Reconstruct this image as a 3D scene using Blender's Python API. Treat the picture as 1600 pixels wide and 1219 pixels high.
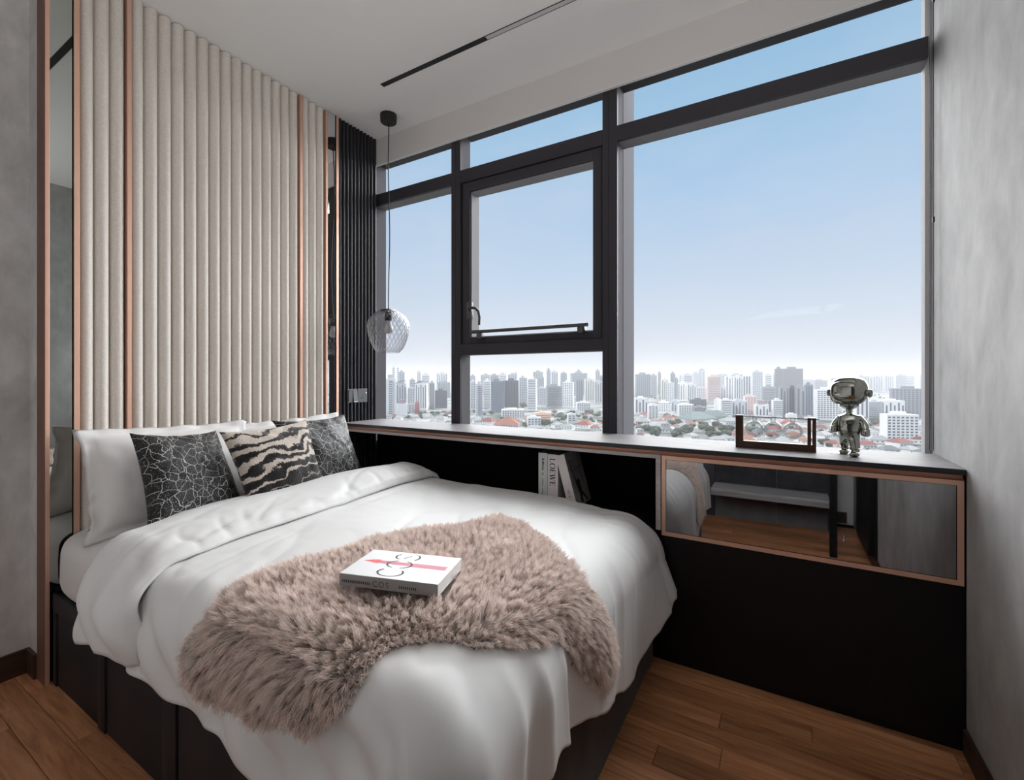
import bpy, bmesh, math, random
import numpy as np
from math import sin, cos, pi, exp, hypot, sqrt, atan2, radians, tan
from mathutils import Vector, Matrix, noise as mnoise

S = bpy.context.scene
COL = S.collection
for o in list(bpy.data.objects):
    bpy.data.objects.remove(o)

# ------------------------------------------------------------------ camera
# X runs along the window wall, Y towards the window, Z up; the lens is 16 mm, level, a touch shifted down.
YAW = radians(30.55)
HAZE = 1 / 1500
cam = bpy.data.cameras.new('camera')
cam.sensor_width = 36.0
cam.lens = 36.0 * 711.0 / 1600.0
cam.shift_y = -19.5 / 1600.0
cam.clip_start = .02
cam.clip_end = 20000
camo = bpy.data.objects.new('camera', cam)
camo.location = (0, 0, 1.2)
camo.rotation_euler = (pi / 2, 0, YAW)
COL.objects.link(camo)
S.camera = camo

# ------------------------------------------------------------------ sky, sun, exposure
S.view_settings.view_transform = 'Standard'
S.view_settings.look = 'None'
S.view_settings.gamma = 1.0
S.view_settings.exposure = 0.0
S.view_settings.use_curve_mapping = False
S.cycles.use_denoising = True
S.cycles.max_bounces = 10
S.cycles.diffuse_bounces = 5
S.cycles.glossy_bounces = 5
S.cycles.transmission_bounces = 8
S.cycles.transparent_max_bounces = 16
S.cycles.volume_bounces = 0
S.cycles.sample_clamp_indirect = 6.0
S.cycles.caustics_reflective = False
S.cycles.caustics_refractive = False


def srgb(r, g, b):
    f = lambda c: c / 12.92 if c <= .04045 else ((c + .055) / 1.055) ** 2.4
    return (f(r / 255), f(g / 255), f(b / 255), 1)


W = bpy.data.worlds.new('sky')
S.world = W
W.use_nodes = True
wn, wl = W.node_tree.nodes, W.node_tree.links
wn.clear()
tc = wn.new('ShaderNodeTexCoord')
sep = wn.new('ShaderNodeSeparateXYZ')
wl.new(tc.outputs['Generated'], sep.inputs[0])
ramp = wn.new('ShaderNodeValToRGB')
wl.new(sep.outputs['Z'], ramp.inputs['Fac'])
cr = ramp.color_ramp
stops = [(0.0, (233, 234, 239)), (.035, (230, 233, 240)), (.10, (219, 228, 241)), (.20, (204, 221, 241)),
         (.33, (182, 209, 238)), (.48, (164, 200, 230)), (.75, (130, 176, 216)), (1.0, (110, 158, 206))]
while len(cr.elements) < len(stops):
    cr.elements.new(.5)
for e, (p, c) in zip(cr.elements, stops):
    e.position = p
    e.color = srgb(*c)
nz = wn.new('ShaderNodeTexNoise')
nz.inputs['Scale'].default_value = 2.6
nz.inputs['Detail'].default_value = 6
nz.inputs['Roughness'].default_value = .55
mp = wn.new('ShaderNodeMapping')
mp.inputs['Scale'].default_value = (1, 1, 2.6)
wl.new(tc.outputs['Generated'], mp.inputs['Vector'])
wl.new(mp.outputs['Vector'], nz.inputs['Vector'])
cl = wn.new('ShaderNodeMapRange')
cl.inputs['From Min'].default_value = .42
cl.inputs['From Max'].default_value = .75
cl.inputs['To Min'].default_value = 0
cl.inputs['To Max'].default_value = .42
wl.new(nz.outputs['Fac'], cl.inputs['Value'])
mixc = wn.new('ShaderNodeMixRGB')
mixc.inputs['Color2'].default_value = srgb(214, 221, 234)
wl.new(cl.outputs['Result'], mixc.inputs['Fac'])
wl.new(ramp.outputs['Color'], mixc.inputs['Color1'])
bg = wn.new('ShaderNodeBackground')
bg.inputs['Strength'].default_value = 1.0
wl.new(mixc.outputs['Color'], bg.inputs['Color'])
wo = wn.new('ShaderNodeOutputWorld')
wl.new(bg.outputs['Background'], wo.inputs['Surface'])


def sun(name, d, strength, angle, color=(1, 1, 1)):
    l = bpy.data.lights.new(name, 'SUN')
    l.energy = strength
    l.angle = radians(angle)
    l.color = color
    o = bpy.data.objects.new(name, l)
    o.rotation_euler = Vector(d).to_track_quat('-Z', 'Y').to_euler()
    COL.objects.link(o)
    return o


# the real sun stands behind the tower and lights the city; a very soft sun is added in front of the window to brighten the room
sun('sun', (.45, .62, -.75), 2.7, 1.0, (1, .97, .93))
sun('added_soft_sun', (-.12, -.90, -.36), 14.2, 100.0, (1, .99, .985))


# an added, unseen fill lamp turned up at the ceiling behind the lens
def area(name, loc, aim, size, power, color=(1, 1, 1), spread=180):
    l = bpy.data.lights.new(name, 'AREA')
    l.shape = 'RECTANGLE'
    l.size, l.size_y = size
    l.energy = power
    l.color = color
    l.spread = radians(spread)
    o = bpy.data.objects.new(name, l)
    o.location = loc
    o.rotation_euler = (Vector(aim) - Vector(loc)).to_track_quat('-Z', 'Y').to_euler()
    COL.objects.link(o)
    return o


area('added_uplight', (.12, -.02, 1.80), (.0, .25, 2.9), (.7, .5), 19, (1, .975, .955), 170)


# ------------------------------------------------------------------ mesh helpers
class MB:
    def __init__(self):
        self.v, self.f, self.uv, self.sm = [], [], None, False

    def add(self, vs, fs):
        n = len(self.v)
        self.v += [tuple(p) for p in vs]
        self.f += [tuple(i + n for i in f) for f in fs]
        return self

    def box(self, x0, x1, y0, y1, z0, z1, bv=0.0):
        if bv <= 0:
            vs = [(x, y, z) for z in (z0, z1) for y in (y0, y1) for x in (x0, x1)]
            return self.add(vs, [(0, 2, 3, 1), (4, 5, 7, 6), (0, 1, 5, 4), (2, 6, 7, 3), (0, 4, 6, 2), (1, 3, 7, 5)])
        bm = bmesh.new()
        bmesh.ops.create_cube(bm, size=1)
        for v in bm.verts:
            v.co = Vector(((x0 + x1) / 2 + v.co.x * (x1 - x0), (y0 + y1) / 2 + v.co.y * (y1 - y0),
                           (z0 + z1) / 2 + v.co.z * (z1 - z0)))
        bmesh.ops.bevel(bm, geom=bm.edges[:], offset=bv, segments=2, affect='EDGES', profile=.5)
        return self.bm(bm)

    def bm(self, bm, M=None):
        bm.verts.index_update()
        self.add([(M @ v.co if M else v.co) for v in bm.verts], [[v.index for v in f.verts] for f in bm.faces])
        bm.free()
        return self

    def tube(self, pts, r, n=8, caps=True):
        pts = [Vector(p) for p in pts]
        rings = []
        up = None
        for i, p in enumerate(pts):
            t = (pts[min(i + 1, len(pts) - 1)] - pts[max(i - 1, 0)]).normalized()
            if up is None:
                up = t.orthogonal().normalized()
            else:
                up = (up - t * up.dot(t)).normalized()
            s = t.cross(up)
            rr = r[i] if isinstance(r, (list, tuple)) else r
            rings.append([p + (up * cos(2 * pi * k / n) + s * sin(2 * pi * k / n)) * rr for k in range(n)])
        b = len(self.v)
        vs = [q for g in rings for q in g]
        fs = [(i * n + k, i * n + (k + 1) % n, (i + 1) * n + (k + 1) % n, (i + 1) * n + k)
              for i in range(len(rings) - 1) for k in range(n)]
        if caps:
            fs += [tuple(range(n))[::-1], tuple((len(rings) - 1) * n + k for k in range(n))]
        return self.add(vs, fs)

    def lathe(self, prof, c, n=32, axis='z', caps=True):
        vs = []
        for r, h in prof:
            for k in range(n):
                a = 2 * pi * k / n
                u, w = r * cos(a), r * sin(a)
                vs.append({'z': (c[0] + u, c[1] + w, c[2] + h), 'y': (c[0] + u, c[1] + h, c[2] + w),
                           'x': (c[0] + h, c[1] + u, c[2] + w)}[axis])
        m = len(prof)
        fs = [(i * n + k, i * n + (k + 1) % n, (i + 1) * n + (k + 1) % n, (i + 1) * n + k)
              for i in range(m - 1) for k in range(n)]
        if caps:
            fs += [tuple(range(n))[::-1], tuple((m - 1) * n + k for k in range(n))]
        return self.add(vs, fs)

    def grid(self, fn, nu, nv, uv=False):
        vs = [fn(i / nu, j / nv) for j in range(nv + 1) for i in range(nu + 1)]
        fs = [(j * (nu + 1) + i, j * (nu + 1) + i + 1, (j + 1) * (nu + 1) + i + 1, (j + 1) * (nu + 1) + i)
              for j in range(nv) for i in range(nu)]
        if uv:
            n = len(self.v)
            if self.uv is None:
                self.uv = [(0, 0)] * n
            self.uv += [(i / nu, j / nv) for j in range(nv + 1) for i in range(nu + 1)]
        return self.add(vs, fs)

    def build(self, name, m, parent=None, smooth=None, loc=None, **tags):
        me = bpy.data.meshes.new(name)
        if parent is not None:
            org = origin(parent)
        elif loc is not None:
            org = Vector(loc)
        else:
            a = np.array(self.v)
            org = Vector((float(a[:, 0].mean()), float(a[:, 1].mean()), float(a[:, 2].min())))
        a = np.array(self.v, dtype=np.float64) - np.array(org)
        me.from_pydata(a.tolist(), [], self.f)
        if self.uv is not None:
            L = me.uv_layers.new(name='UVMap')
            li = np.zeros(len(me.loops), dtype=np.int32)
            me.loops.foreach_get('vertex_index', li)
            L.data.foreach_set('uv', np.array(self.uv)[li].ravel())
        me.materials.append(m)
        if smooth is not None:
            me.shade_smooth()
            if smooth < 3.1:
                me.set_sharp_from_angle(angle=smooth)
        me.update()
        o = bpy.data.objects.new(name, me)
        COL.objects.link(o)
        if parent is not None:
            o.parent = parent
        else:
            o.location = org
        for k, v in tags.items():
            if v is not None:
                o[k] = v
        return o


def origin(o):
    v = Vector(o.location)
    while o.parent:
        o = o.parent
        v += Vector(o.location)
    return v


def thing(name, label, cat, loc, group=None):
    o = bpy.data.objects.new(name, None)
    o.empty_display_size = .05
    o.location = loc
    COL.objects.link(o)
    o['label'] = label
    o['category'] = cat
    if group:
        o['group'] = group
    return o


def struct_root(name, loc):
    o = bpy.data.objects.new(name, None)
    o.location = loc
    o['kind'] = 'structure'
    COL.objects.link(o)
    return o


def copy_part(src, parent, loc, name=None):
    o = src.copy()
    COL.objects.link(o)
    o.parent = parent
    o.location = loc
    return o


# ------------------------------------------------------------------ materials
def mat(name, col, rough=.5, metal=0.0, spec=.5, sheen=0.0, coat=0.0):
    m = bpy.data.materials.new(name)
    m.use_nodes = True
    b = m.node_tree.nodes['Principled BSDF']
    c = col if len(col) == 4 else (*col, 1)
    b.inputs['Base Color'].default_value = c
    b.inputs['Roughness'].default_value = rough
    b.inputs['Metallic'].default_value = metal
    b.inputs['Specular IOR Level'].default_value = spec
    if sheen:
        b.inputs['Sheen Weight'].default_value = sheen
        b.inputs['Sheen Roughness'].default_value = .5
    if coat:
        b.inputs['Coat Weight'].default_value = coat
        b.inputs['Coat Roughness'].default_value = .1
    m.diffuse_color = c
    return m


def nodes(m):
    return m.node_tree.nodes, m.node_tree.links, m.node_tree.nodes['Principled BSDF']


def noise_node(m, scale, detail=4, rough=.55, stretch=(1, 1, 1), coord='Object', dist=0.0):
    n, l, b = nodes(m)
    t = n.new('ShaderNodeTexCoord')
    p = n.new('ShaderNodeMapping')
    p.inputs['Scale'].default_value = stretch
    l.new(t.outputs[coord], p.inputs['Vector'])
    z = n.new('ShaderNodeTexNoise')
    z.inputs['Scale'].default_value = scale
    z.inputs['Detail'].default_value = detail
    z.inputs['Roughness'].default_value = rough
    z.inputs['Distortion'].default_value = dist
    l.new(p.outputs['Vector'], z.inputs['Vector'])
    return z


def ramp_node(m, src, stops):
    n, l, b = nodes(m)
    r = n.new('ShaderNodeValToRGB')
    l.new(src, r.inputs['Fac'])
    e = r.color_ramp.elements
    while len(e) < len(stops):
        e.new(.5)
    for q, (p, c) in zip(e, stops):
        q.position = p
        q.color = c if len(c) == 4 else (*c, 1)
    return r


def vary(m, scale, amt, detail=4, stretch=(1, 1, 1), coord='Object', lo=.35, hi=.65, dist=0.0):
    """grain: multiplies the base colour between 1-amt and 1+amt"""
    n, l, b = nodes(m)
    c = b.inputs['Base Color'].default_value[:]
    z = noise_node(m, scale, detail, .6, stretch, coord, dist)
    r = ramp_node(m, z.outputs['Fac'], [(lo, tuple(x * (1 - amt) for x in c[:3])), (hi, tuple(min(1, x * (1 + amt)) for x in c[:3]))])
    l.new(r.outputs['Color'], b.inputs['Base Color'])
    return m


def bump(m, scale, strength, detail=3, stretch=(1, 1, 1), coord='Object', dist=.01):
    n, l, b = nodes(m)
    z = noise_node(m, scale, detail, .6, stretch, coord)
    k = n.new('ShaderNodeBump')
    k.inputs['Strength'].default_value = strength
    k.inputs['Distance'].default_value = dist
    l.new(z.outputs['Fac'], k.inputs['Height'])
    if b.inputs['Normal'].is_linked:
        l.new(b.inputs['Normal'].links[0].from_socket, k.inputs['Normal'])
    l.new(k.outputs['Normal'], b.inputs['Normal'])
    return m


def concrete(name, lo, hi, stretch, seed=0.0):
    m = mat(name, hi, .75, spec=.25)
    n, l, b = nodes(m)
    z1 = noise_node(m, 1.5, 7, .62, stretch, dist=.6)
    z2 = noise_node(m, 9.0, 5, .6, tuple(s * 1.0 for s in stretch), dist=.3)
    a = n.new('ShaderNodeMath')
    a.operation = 'MULTIPLY_ADD'
    a.inputs[1].default_value = .35
    l.new(z2.outputs['Fac'], a.inputs[0])
    s = n.new('ShaderNodeMath')
    s.operation = 'MULTIPLY'
    s.inputs[1].default_value = .65
    l.new(z1.outputs['Fac'], s.inputs[0])
    l.new(s.outputs[0], a.inputs[2])
    mid = tuple((p + q) / 2 for p, q in zip(lo, hi))
    r = ramp_node(m, a.outputs[0], [(.34, lo), (.5, mid), (.66, hi)])
    l.new(r.outputs['Color'], b.inputs['Base Color'])
    bump(m, 30, .12, 4, stretch, dist=.004)
    return m


M = {}
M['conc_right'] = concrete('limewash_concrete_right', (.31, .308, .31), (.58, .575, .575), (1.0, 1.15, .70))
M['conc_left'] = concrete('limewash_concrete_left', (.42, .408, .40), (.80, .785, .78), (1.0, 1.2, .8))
M['conc_back'] = concrete('concrete_tile', (.10, .10, .105), (.19, .19, .20), (1, 1, 1))
M['stone'] = concrete('dark_stone_panel', (.012, .012, .014), (.055, .055, .06), (3, 3, 3))
M['ceiling'] = bump(mat('ceiling_paint', (.90, .893, .885), .9, spec=.1), 60, .03)
M['pelmet'] = mat('pelmet_paint', (.66, .64, .63), .85, spec=.15)
M['copper'] = bump(mat('brushed_copper', (.80, .50, .372), .45, metal=.45), 90, .04, 2, (1, 1, .05))
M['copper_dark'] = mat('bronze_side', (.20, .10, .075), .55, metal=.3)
M['mirror_clear'] = mat('grey_mirror', (.50, .53, .51), .015, metal=1)
M['mirror_smoke'] = mat('smoked_mirror', (.40, .40, .41), .02, metal=1)
M['mirror_dark'] = mat('clear_mirror_by_the_slats', (.80, .81, .82), .015, metal=1)
M['fluted'] = bump(vary(mat('beige_velvet', (.80, .75, .69), .9, spec=.1, sheen=.12), 120, .06), 300, .08, 2, dist=.002)
M['black'] = mat('black_lacquer', (.0050, .0056, .0066), .45, spec=.3)
M['blackmatt'] = mat('black_matt', (.004, .004, .0045), .8, spec=.1)
M['slat'] = mat('charcoal_slat', (.030, .030, .036), .42, spec=.3)
M['slat_back'] = mat('slat_backing', (.004, .004, .005), .8, spec=.1)
M['ledge'] = bump(vary(mat('ledge_laminate', (.235, .228, .235), .55, spec=.10), 9, .22, 5, (.6, 14, 6)), 40, .06, 3, (.3, 6, 3), dist=.003)
M['ledge_edge'] = mat('ledge_edge', (.016, .016, .018), .45)
M['greywood'] = bump(vary(mat('grey_oak', (.46, .42, .42), .5, spec=.3), 14, .16, 5, (.5, 6, 6)), 60, .08, 3, (.3, 5, 5), dist=.002)
M['frame_soffit'] = mat('window_soffit_lightened', (.30, .295, .31), .6, spec=.1)  # reveal metal with light painted in, since soffits catch little
M['frame_dark'] = mat('window_frame_anthracite', (.050, .048, .056), .5, spec=.15)
M['frame_line'] = mat('window_gasket', (.008, .008, .009), .6)
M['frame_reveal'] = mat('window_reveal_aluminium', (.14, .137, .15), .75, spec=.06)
M['frame_steel'] = mat('window_hardware', (.085, .085, .09), .35, metal=.5)
M['sheet'] = bump(mat('fitted_sheet', (.70, .68, .665), .75, spec=.2, sheen=.1), 5, .25, 3, dist=.02)
M['duvet'] = mat('white_sateen', (.70, .697, .692), .55, spec=.3, sheen=.15)
bump(M['duvet'], 3.0, .22, 2, (1, 1.6, 1), dist=.03)
M['pillow'] = mat('white_pillowcase', (.76, .745, .735), .6, spec=.25, sheen=.15)
M['suede'] = bump(vary(mat('dark_suede', (.050, .044, .042), .85, spec=.12, sheen=.12), 6, .28, 6), 220, .1, 2, dist=.002)
M['leather'] = bump(mat('black_leatherette', (.014, .0155, .019), .55, spec=.3), 180, .12, 3, dist=.002)
M['spine_shade'] = mat('shaded_spine', (.30, .29, .285), .5)  # spine of the white book, its shade painted in as grey
M['paper'] = mat('book_paper', (.78, .77, .75), .8, spec=.1)
M['cover_white'] = mat('white_book_cover', (.80, .80, .82), .4, spec=.4)
M['ink'] = mat('black_ink', (.02, .018, .02), .6)
M['ink_soft'] = mat('grey_ink', (.16, .16, .165), .6)
M['ink_red'] = mat('red_ink', (.80, .10, .10), .5)
M['ink_pink'] = mat('pink_ink', (.62, .16, .22), .5)
M['spine_grey'] = mat('grey_green_cover', (.74, .77, .755), .6)
M['spine_pink'] = mat('pale_mauve_cover', (.90, .85, .845), .6)
M['spine_cream'] = mat('cream_cover', (.86, .81, .785), .6)
M['photo_cover'] = vary(mat('grey_photo_cover', (.30, .27, .275), .45), 14, .25)
M['walnut'] = bump(vary(mat('dark_walnut', (.055, .024, .014), .42, spec=.4), 16, .35, 5, (1, 8, 8)), 60, .06, 3, (1, 6, 6), dist=.002)
M['rod'] = mat('black_rod', (.02, .02, .02), .4, metal=.6)
M['chrome'] = mat('gunmetal_chrome', (.36, .37, .335), .045, metal=1)
M['chrome_dark'] = mat('dark_gunmetal_chrome', (.26, .27, .25), .05, metal=1)
M['track'] = mat('black_track', (.004, .004, .004), .6)
M['diffuser'] = mat('track_diffuser', (.62, .61, .60), .6)
M['canopy'] = mat('black_canopy', (.006, .006, .006), .5)
M['bulb'] = mat('frosted_bulb', (.62, .62, .62), .35)
M['switch'] = mat('dark_switch', (.055, .06, .065), .38)
M['metal_bright'] = mat('bright_edge', (.75, .75, .76), .25, metal=1)
M['chain'] = mat('black_bead', (.012, .012, .012), .4)
M['baseboard'] = vary(mat('walnut_baseboard', (.045, .024, .016), .5), 8, .25, 4, (.5, .5, 6))


def wood_floor():
    m = mat('teak_plank', (.16, .07, .035), .42, spec=.35)
    n, l, b = nodes(m)
    t = n.new('ShaderNodeTexCoord')
    info = n.new('ShaderNodeObjectInfo')
    add = n.new('ShaderNodeVectorMath')
    add.operation = 'MULTIPLY_ADD'
    cmb = n.new('ShaderNodeCombineXYZ')
    l.new(info.outputs['Random'], cmb.inputs[0])
    l.new(info.outputs['Random'], cmb.inputs[1])
    add.inputs[1].default_value = (37, 53, 0)
    l.new(cmb.outputs[0], add.inputs[0])
    l.new(t.outputs['Object'], add.inputs[2])
    p = n.new('ShaderNodeMapping')
    p.inputs['Scale'].default_value = (1.3, 15, 1)
    l.new(add.outputs[0], p.inputs['Vector'])
    z = n.new('ShaderNodeTexNoise')
    z.inputs['Scale'].default_value = 2.2
    z.inputs['Detail'].default_value = 9
    z.inputs['Roughness'].default_value = .62
    z.inputs['Distortion'].default_value = 1.1
    l.new(p.outputs['Vector'], z.inputs['Vector'])
    r = ramp_node(m, z.outputs['Fac'], [(.28, (.25, .097, .043)), (.5, (.48, .212, .098)), (.72, (.62, .32, .165))])
    hs = n.new('ShaderNodeHueSaturation')
    mr = n.new('ShaderNodeMapRange')
    mr.inputs['To Min'].default_value = .68
    mr.inputs['To Max'].default_value = 1.25
    l.new(info.outputs['Random'], mr.inputs['Value'])
    l.new(mr.outputs['Result'], hs.inputs['Value'])
    l.new(r.outputs['Color'], hs.inputs['Color'])
    l.new(hs.outputs['Color'], b.inputs['Base Color'])
    k = n.new('ShaderNodeBump')
    k.inputs['Strength'].default_value = .15
    k.inputs['Distance'].default_value = .002
    l.new(z.outputs['Fac'], k.inputs['Height'])
    l.new(k.outputs['Normal'], b.inputs['Normal'])
    return m


M['plank'] = wood_floor()


def pane_glass():
    m = bpy.data.materials.new('window_glass')
    m.use_nodes = True
    n, l = m.node_tree.nodes, m.node_tree.links
    n.clear()
    o = n.new('ShaderNodeOutputMaterial')
    t = n.new('ShaderNodeBsdfTransparent')
    t.inputs['Color'].default_value = (.985, .99, .99, 1)
    g = n.new('ShaderNodeBsdfGlossy')
    g.inputs['Roughness'].default_value = 0.0
    f = n.new('ShaderNodeFresnel')
    f.inputs['IOR'].default_value = 1.15
    x = n.new('ShaderNodeMixShader')
    l.new(f.outputs[0], x.inputs[0])
    l.new(t.outputs[0], x.inputs[1])
    l.new(g.outputs[0], x.inputs[2])
    l.new(x.outputs[0], o.inputs['Surface'])
    return m


M['glass'] = pane_glass()


def thin_glass(name, clear, edge, blend, gloss, rim_light, ribs=0):
    """thin blown glass: clear square on, deeper tint where one looks through more of it (at its edges and along its ribs)"""
    m = bpy.data.materials.new(name)
    m.use_nodes = True
    n, l = m.node_tree.nodes, m.node_tree.links
    n.clear()
    o = n.new('ShaderNodeOutputMaterial')

    def mth(op, a, b=None):
        k = n.new('ShaderNodeMath')
        k.operation = op
        for i, q in enumerate((a, b)):
            if q is None:
                continue
            if isinstance(q, (int, float)):
                k.inputs[i].default_value = q
            else:
                l.new(q, k.inputs[i])
        return k.outputs[0]
    lw = n.new('ShaderNodeLayerWeight')
    lw.inputs['Blend'].default_value = blend
    f = lw.outputs['Facing']
    if ribs:
        tcn = n.new('ShaderNodeTexCoord')
        sx = n.new('ShaderNodeSeparateXYZ')
        l.new(tcn.outputs['UV'], sx.inputs[0])
        ua = mth('MULTIPLY', sx.outputs['X'], pi * ribs)
        va = mth('MULTIPLY', sx.outputs['Y'], 21.0)
        s1 = mth('ABSOLUTE', mth('SINE', mth('ADD', ua, va)))
        s2 = mth('ABSOLUTE', mth('SINE', mth('SUBTRACT', ua, va)))
        rb = mth('POWER', mth('SUBTRACT', 1.0, mth('MINIMUM', s1, s2)), 2.5)
        f = mth('MINIMUM', mth('ADD', mth('MULTIPLY', rb, .75), mth('MULTIPLY', f, .85)), 1.0)
    c = n.new('ShaderNodeMixRGB')
    c.inputs['Color1'].default_value = (*clear, 1)
    c.inputs['Color2'].default_value = (*edge, 1)
    l.new(f, c.inputs['Fac'])
    t = n.new('ShaderNodeBsdfTransparent')
    l.new(c.outputs[0], t.inputs['Color'])
    tl = n.new('ShaderNodeBsdfTranslucent')  # whitened rim stands in for sky light refracted at the glass edge
    tl.inputs['Color'].default_value = (.8, .8, .8, 1)
    x1 = n.new('ShaderNodeMixShader')
    l.new(mth('MULTIPLY', mth('POWER', f, 3.0), rim_light), x1.inputs[0])
    l.new(t.outputs[0], x1.inputs[1])
    l.new(tl.outputs[0], x1.inputs[2])
    g = n.new('ShaderNodeBsdfGlossy')
    g.inputs['Roughness'].default_value = .04
    fr = n.new('ShaderNodeFresnel')
    fr.inputs['IOR'].default_value = 1.4
    x = n.new('ShaderNodeMixShader')
    l.new(mth('MULTIPLY', fr.outputs[0], gloss), x.inputs[0])
    l.new(x1.outputs[0], x.inputs[1])
    l.new(g.outputs[0], x.inputs[2])
    l.new(x.outputs[0], o.inputs['Surface'])
    return m


M['shade'] = thin_glass('smoked_shade_glass', (.95, .95, .96), (.44, .44, .47), .48, .16, .25, 26)
M['globe'] = thin_glass('clear_globe_glass', (.91, .925, .925), (.36, .38, .38), .5, .12, .75)


def uvcoord(m):
    n, l, b = nodes(m)
    t = n.new('ShaderNodeTexCoord')
    return t.outputs['UV']


def crackle():
    m = mat('black_crackle_sequin', (.008, .008, .009), .30, spec=.35)
    n, l, b = nodes(m)
    uv = uvcoord(m)
    zn = n.new('ShaderNodeTexNoise')
    zn.inputs['Scale'].default_value = 4
    l.new(uv, zn.inputs['Vector'])
    ad = n.new('ShaderNodeMixRGB')
    ad.blend_type = 'LINEAR_LIGHT'
    ad.inputs['Fac'].default_value = .10
    l.new(uv, ad.inputs['Color1'])
    l.new(zn.outputs['Color'], ad.inputs['Color2'])
    v = n.new('ShaderNodeTexVoronoi')
    v.feature = 'DISTANCE_TO_EDGE'
    v.inputs['Scale'].default_value = 10.5
    l.new(ad.outputs[0], v.inputs['Vector'])
    r = ramp_node(m, v.outputs['Distance'], [(.010, (.48, .48, .46)), (.024, (.008, .008, .009))])
    # flecks of foil all over the cloth
    fl = n.new('ShaderNodeTexNoise')
    fl.inputs['Scale'].default_value = 95
    fl.inputs['Detail'].default_value = 3
    l.new(uv, fl.inputs['Vector'])
    fr = ramp_node(m, fl.outputs['Fac'], [(.635, (0, 0, 0)), (.67, (1, 1, 1))])
    mx = n.new('ShaderNodeMixRGB')
    mx.inputs['Color2'].default_value = (.75, .75, .78, 1)
    ms = n.new('ShaderNodeMath')
    ms.operation = 'MULTIPLY'
    ms.inputs[1].default_value = .75
    l.new(fr.outputs['Color'], ms.inputs[0])
    l.new(ms.outputs[0], mx.inputs['Fac'])
    l.new(r.outputs['Color'], mx.inputs['Color1'])
    l.new(mx.outputs[0], b.inputs['Base Color'])
    l.new(ms.outputs[0], b.inputs['Metallic'])
    bp = n.new('ShaderNodeBump')
    bp.inputs['Strength'].default_value = .9
    bp.inputs['Distance'].default_value = .004
    l.new(fl.outputs['Fac'], bp.inputs['Height'])
    l.new(bp.outputs['Normal'], b.inputs['Normal'])
    return m


M['crackle'] = crackle()


def tiger():
    m = mat('tiger_striped_pile', (.55, .48, .42), .9, spec=.1, sheen=.4)
    n, l, b = nodes(m)
    uv = uvcoord(m)
    p = n.new('ShaderNodeMapping')
    p.inputs['Scale'].default_value = (1.0, 1.0, 1.0)
    p.inputs['Rotation'].default_value = (0, 0, radians(-9))
    l.new(uv, p.inputs['Vector'])
    big = n.new('ShaderNodeTexNoise')
    big.inputs['Scale'].default_value = 2.9
    big.inputs['Detail'].default_value = 4
    l.new(p.outputs[0], big.inputs['Vector'])
    fine = n.new('ShaderNodeTexNoise')
    fine.inputs['Scale'].default_value = 60
    fine.inputs['Detail'].default_value = 2
    l.new(uv, fine.inputs['Vector'])
    sp = n.new('ShaderNodeSeparateXYZ')
    l.new(p.outputs[0], sp.inputs[0])
    a = n.new('ShaderNodeMath'); a.operation = 'MULTIPLY_ADD'; a.inputs[1].default_value = .50
    l.new(big.outputs['Fac'], a.inputs[0]); l.new(sp.outputs['Y'], a.inputs[2])
    c = n.new('ShaderNodeMath'); c.operation = 'MULTIPLY_ADD'; c.inputs[1].default_value = .05
    l.new(fine.outputs['Fac'], c.inputs[0]); l.new(a.outputs[0], c.inputs[2])
    f = n.new('ShaderNodeMath'); f.operation = 'MULTIPLY'; f.inputs[1].default_value = 2 * pi * 7.2
    l.new(c.outputs[0], f.inputs[0])
    s = n.new('ShaderNodeMath'); s.operation = 'SINE'
    l.new(f.outputs[0], s.inputs[0])
    # the stripes thin out towards the top of the cushion
    lo = n.new('ShaderNodeMapRange')
    lo.inputs['From Min'].default_value = .15; lo.inputs['From Max'].default_value = .85
    lo.inputs['To Min'].default_value = 1.05; lo.inputs['To Max'].default_value = -.62
    l.new(sp.outputs['Y'], lo.inputs['Value'])
    ad = n.new('ShaderNodeMath'); ad.operation = 'ADD'
    l.new(s.outputs[0], ad.inputs[0]); l.new(lo.outputs['Result'], ad.inputs[1])
    mr = n.new('ShaderNodeMapRange')
    mr.inputs['From Min'].default_value = -1; mr.inputs['From Max'].default_value = 1.4
    l.new(ad.outputs[0], mr.inputs['Value'])
    r = ramp_node(m, mr.outputs['Result'], [(.40, (.56, .49, .43)), (.50, (.020, .017, .017)), (.80, (.014, .012, .012))])
    mx = n.new('ShaderNodeMixRGB'); mx.blend_type = 'MULTIPLY'; mx.inputs['Fac'].default_value = .5
    l.new(r.outputs['Color'], mx.inputs['Color1']); l.new(fine.outputs['Fac'], mx.inputs['Color2'])
    l.new(r.outputs['Color'], b.inputs['Base Color'])
    bp = n.new('ShaderNodeBump'); bp.inputs['Strength'].default_value = .8; bp.inputs['Distance'].default_value = .006
    l.new(fine.outputs['Fac'], bp.inputs['Height']); l.new(bp.outputs['Normal'], b.inputs['Normal'])
    return m


M['tiger'] = tiger()


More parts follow.
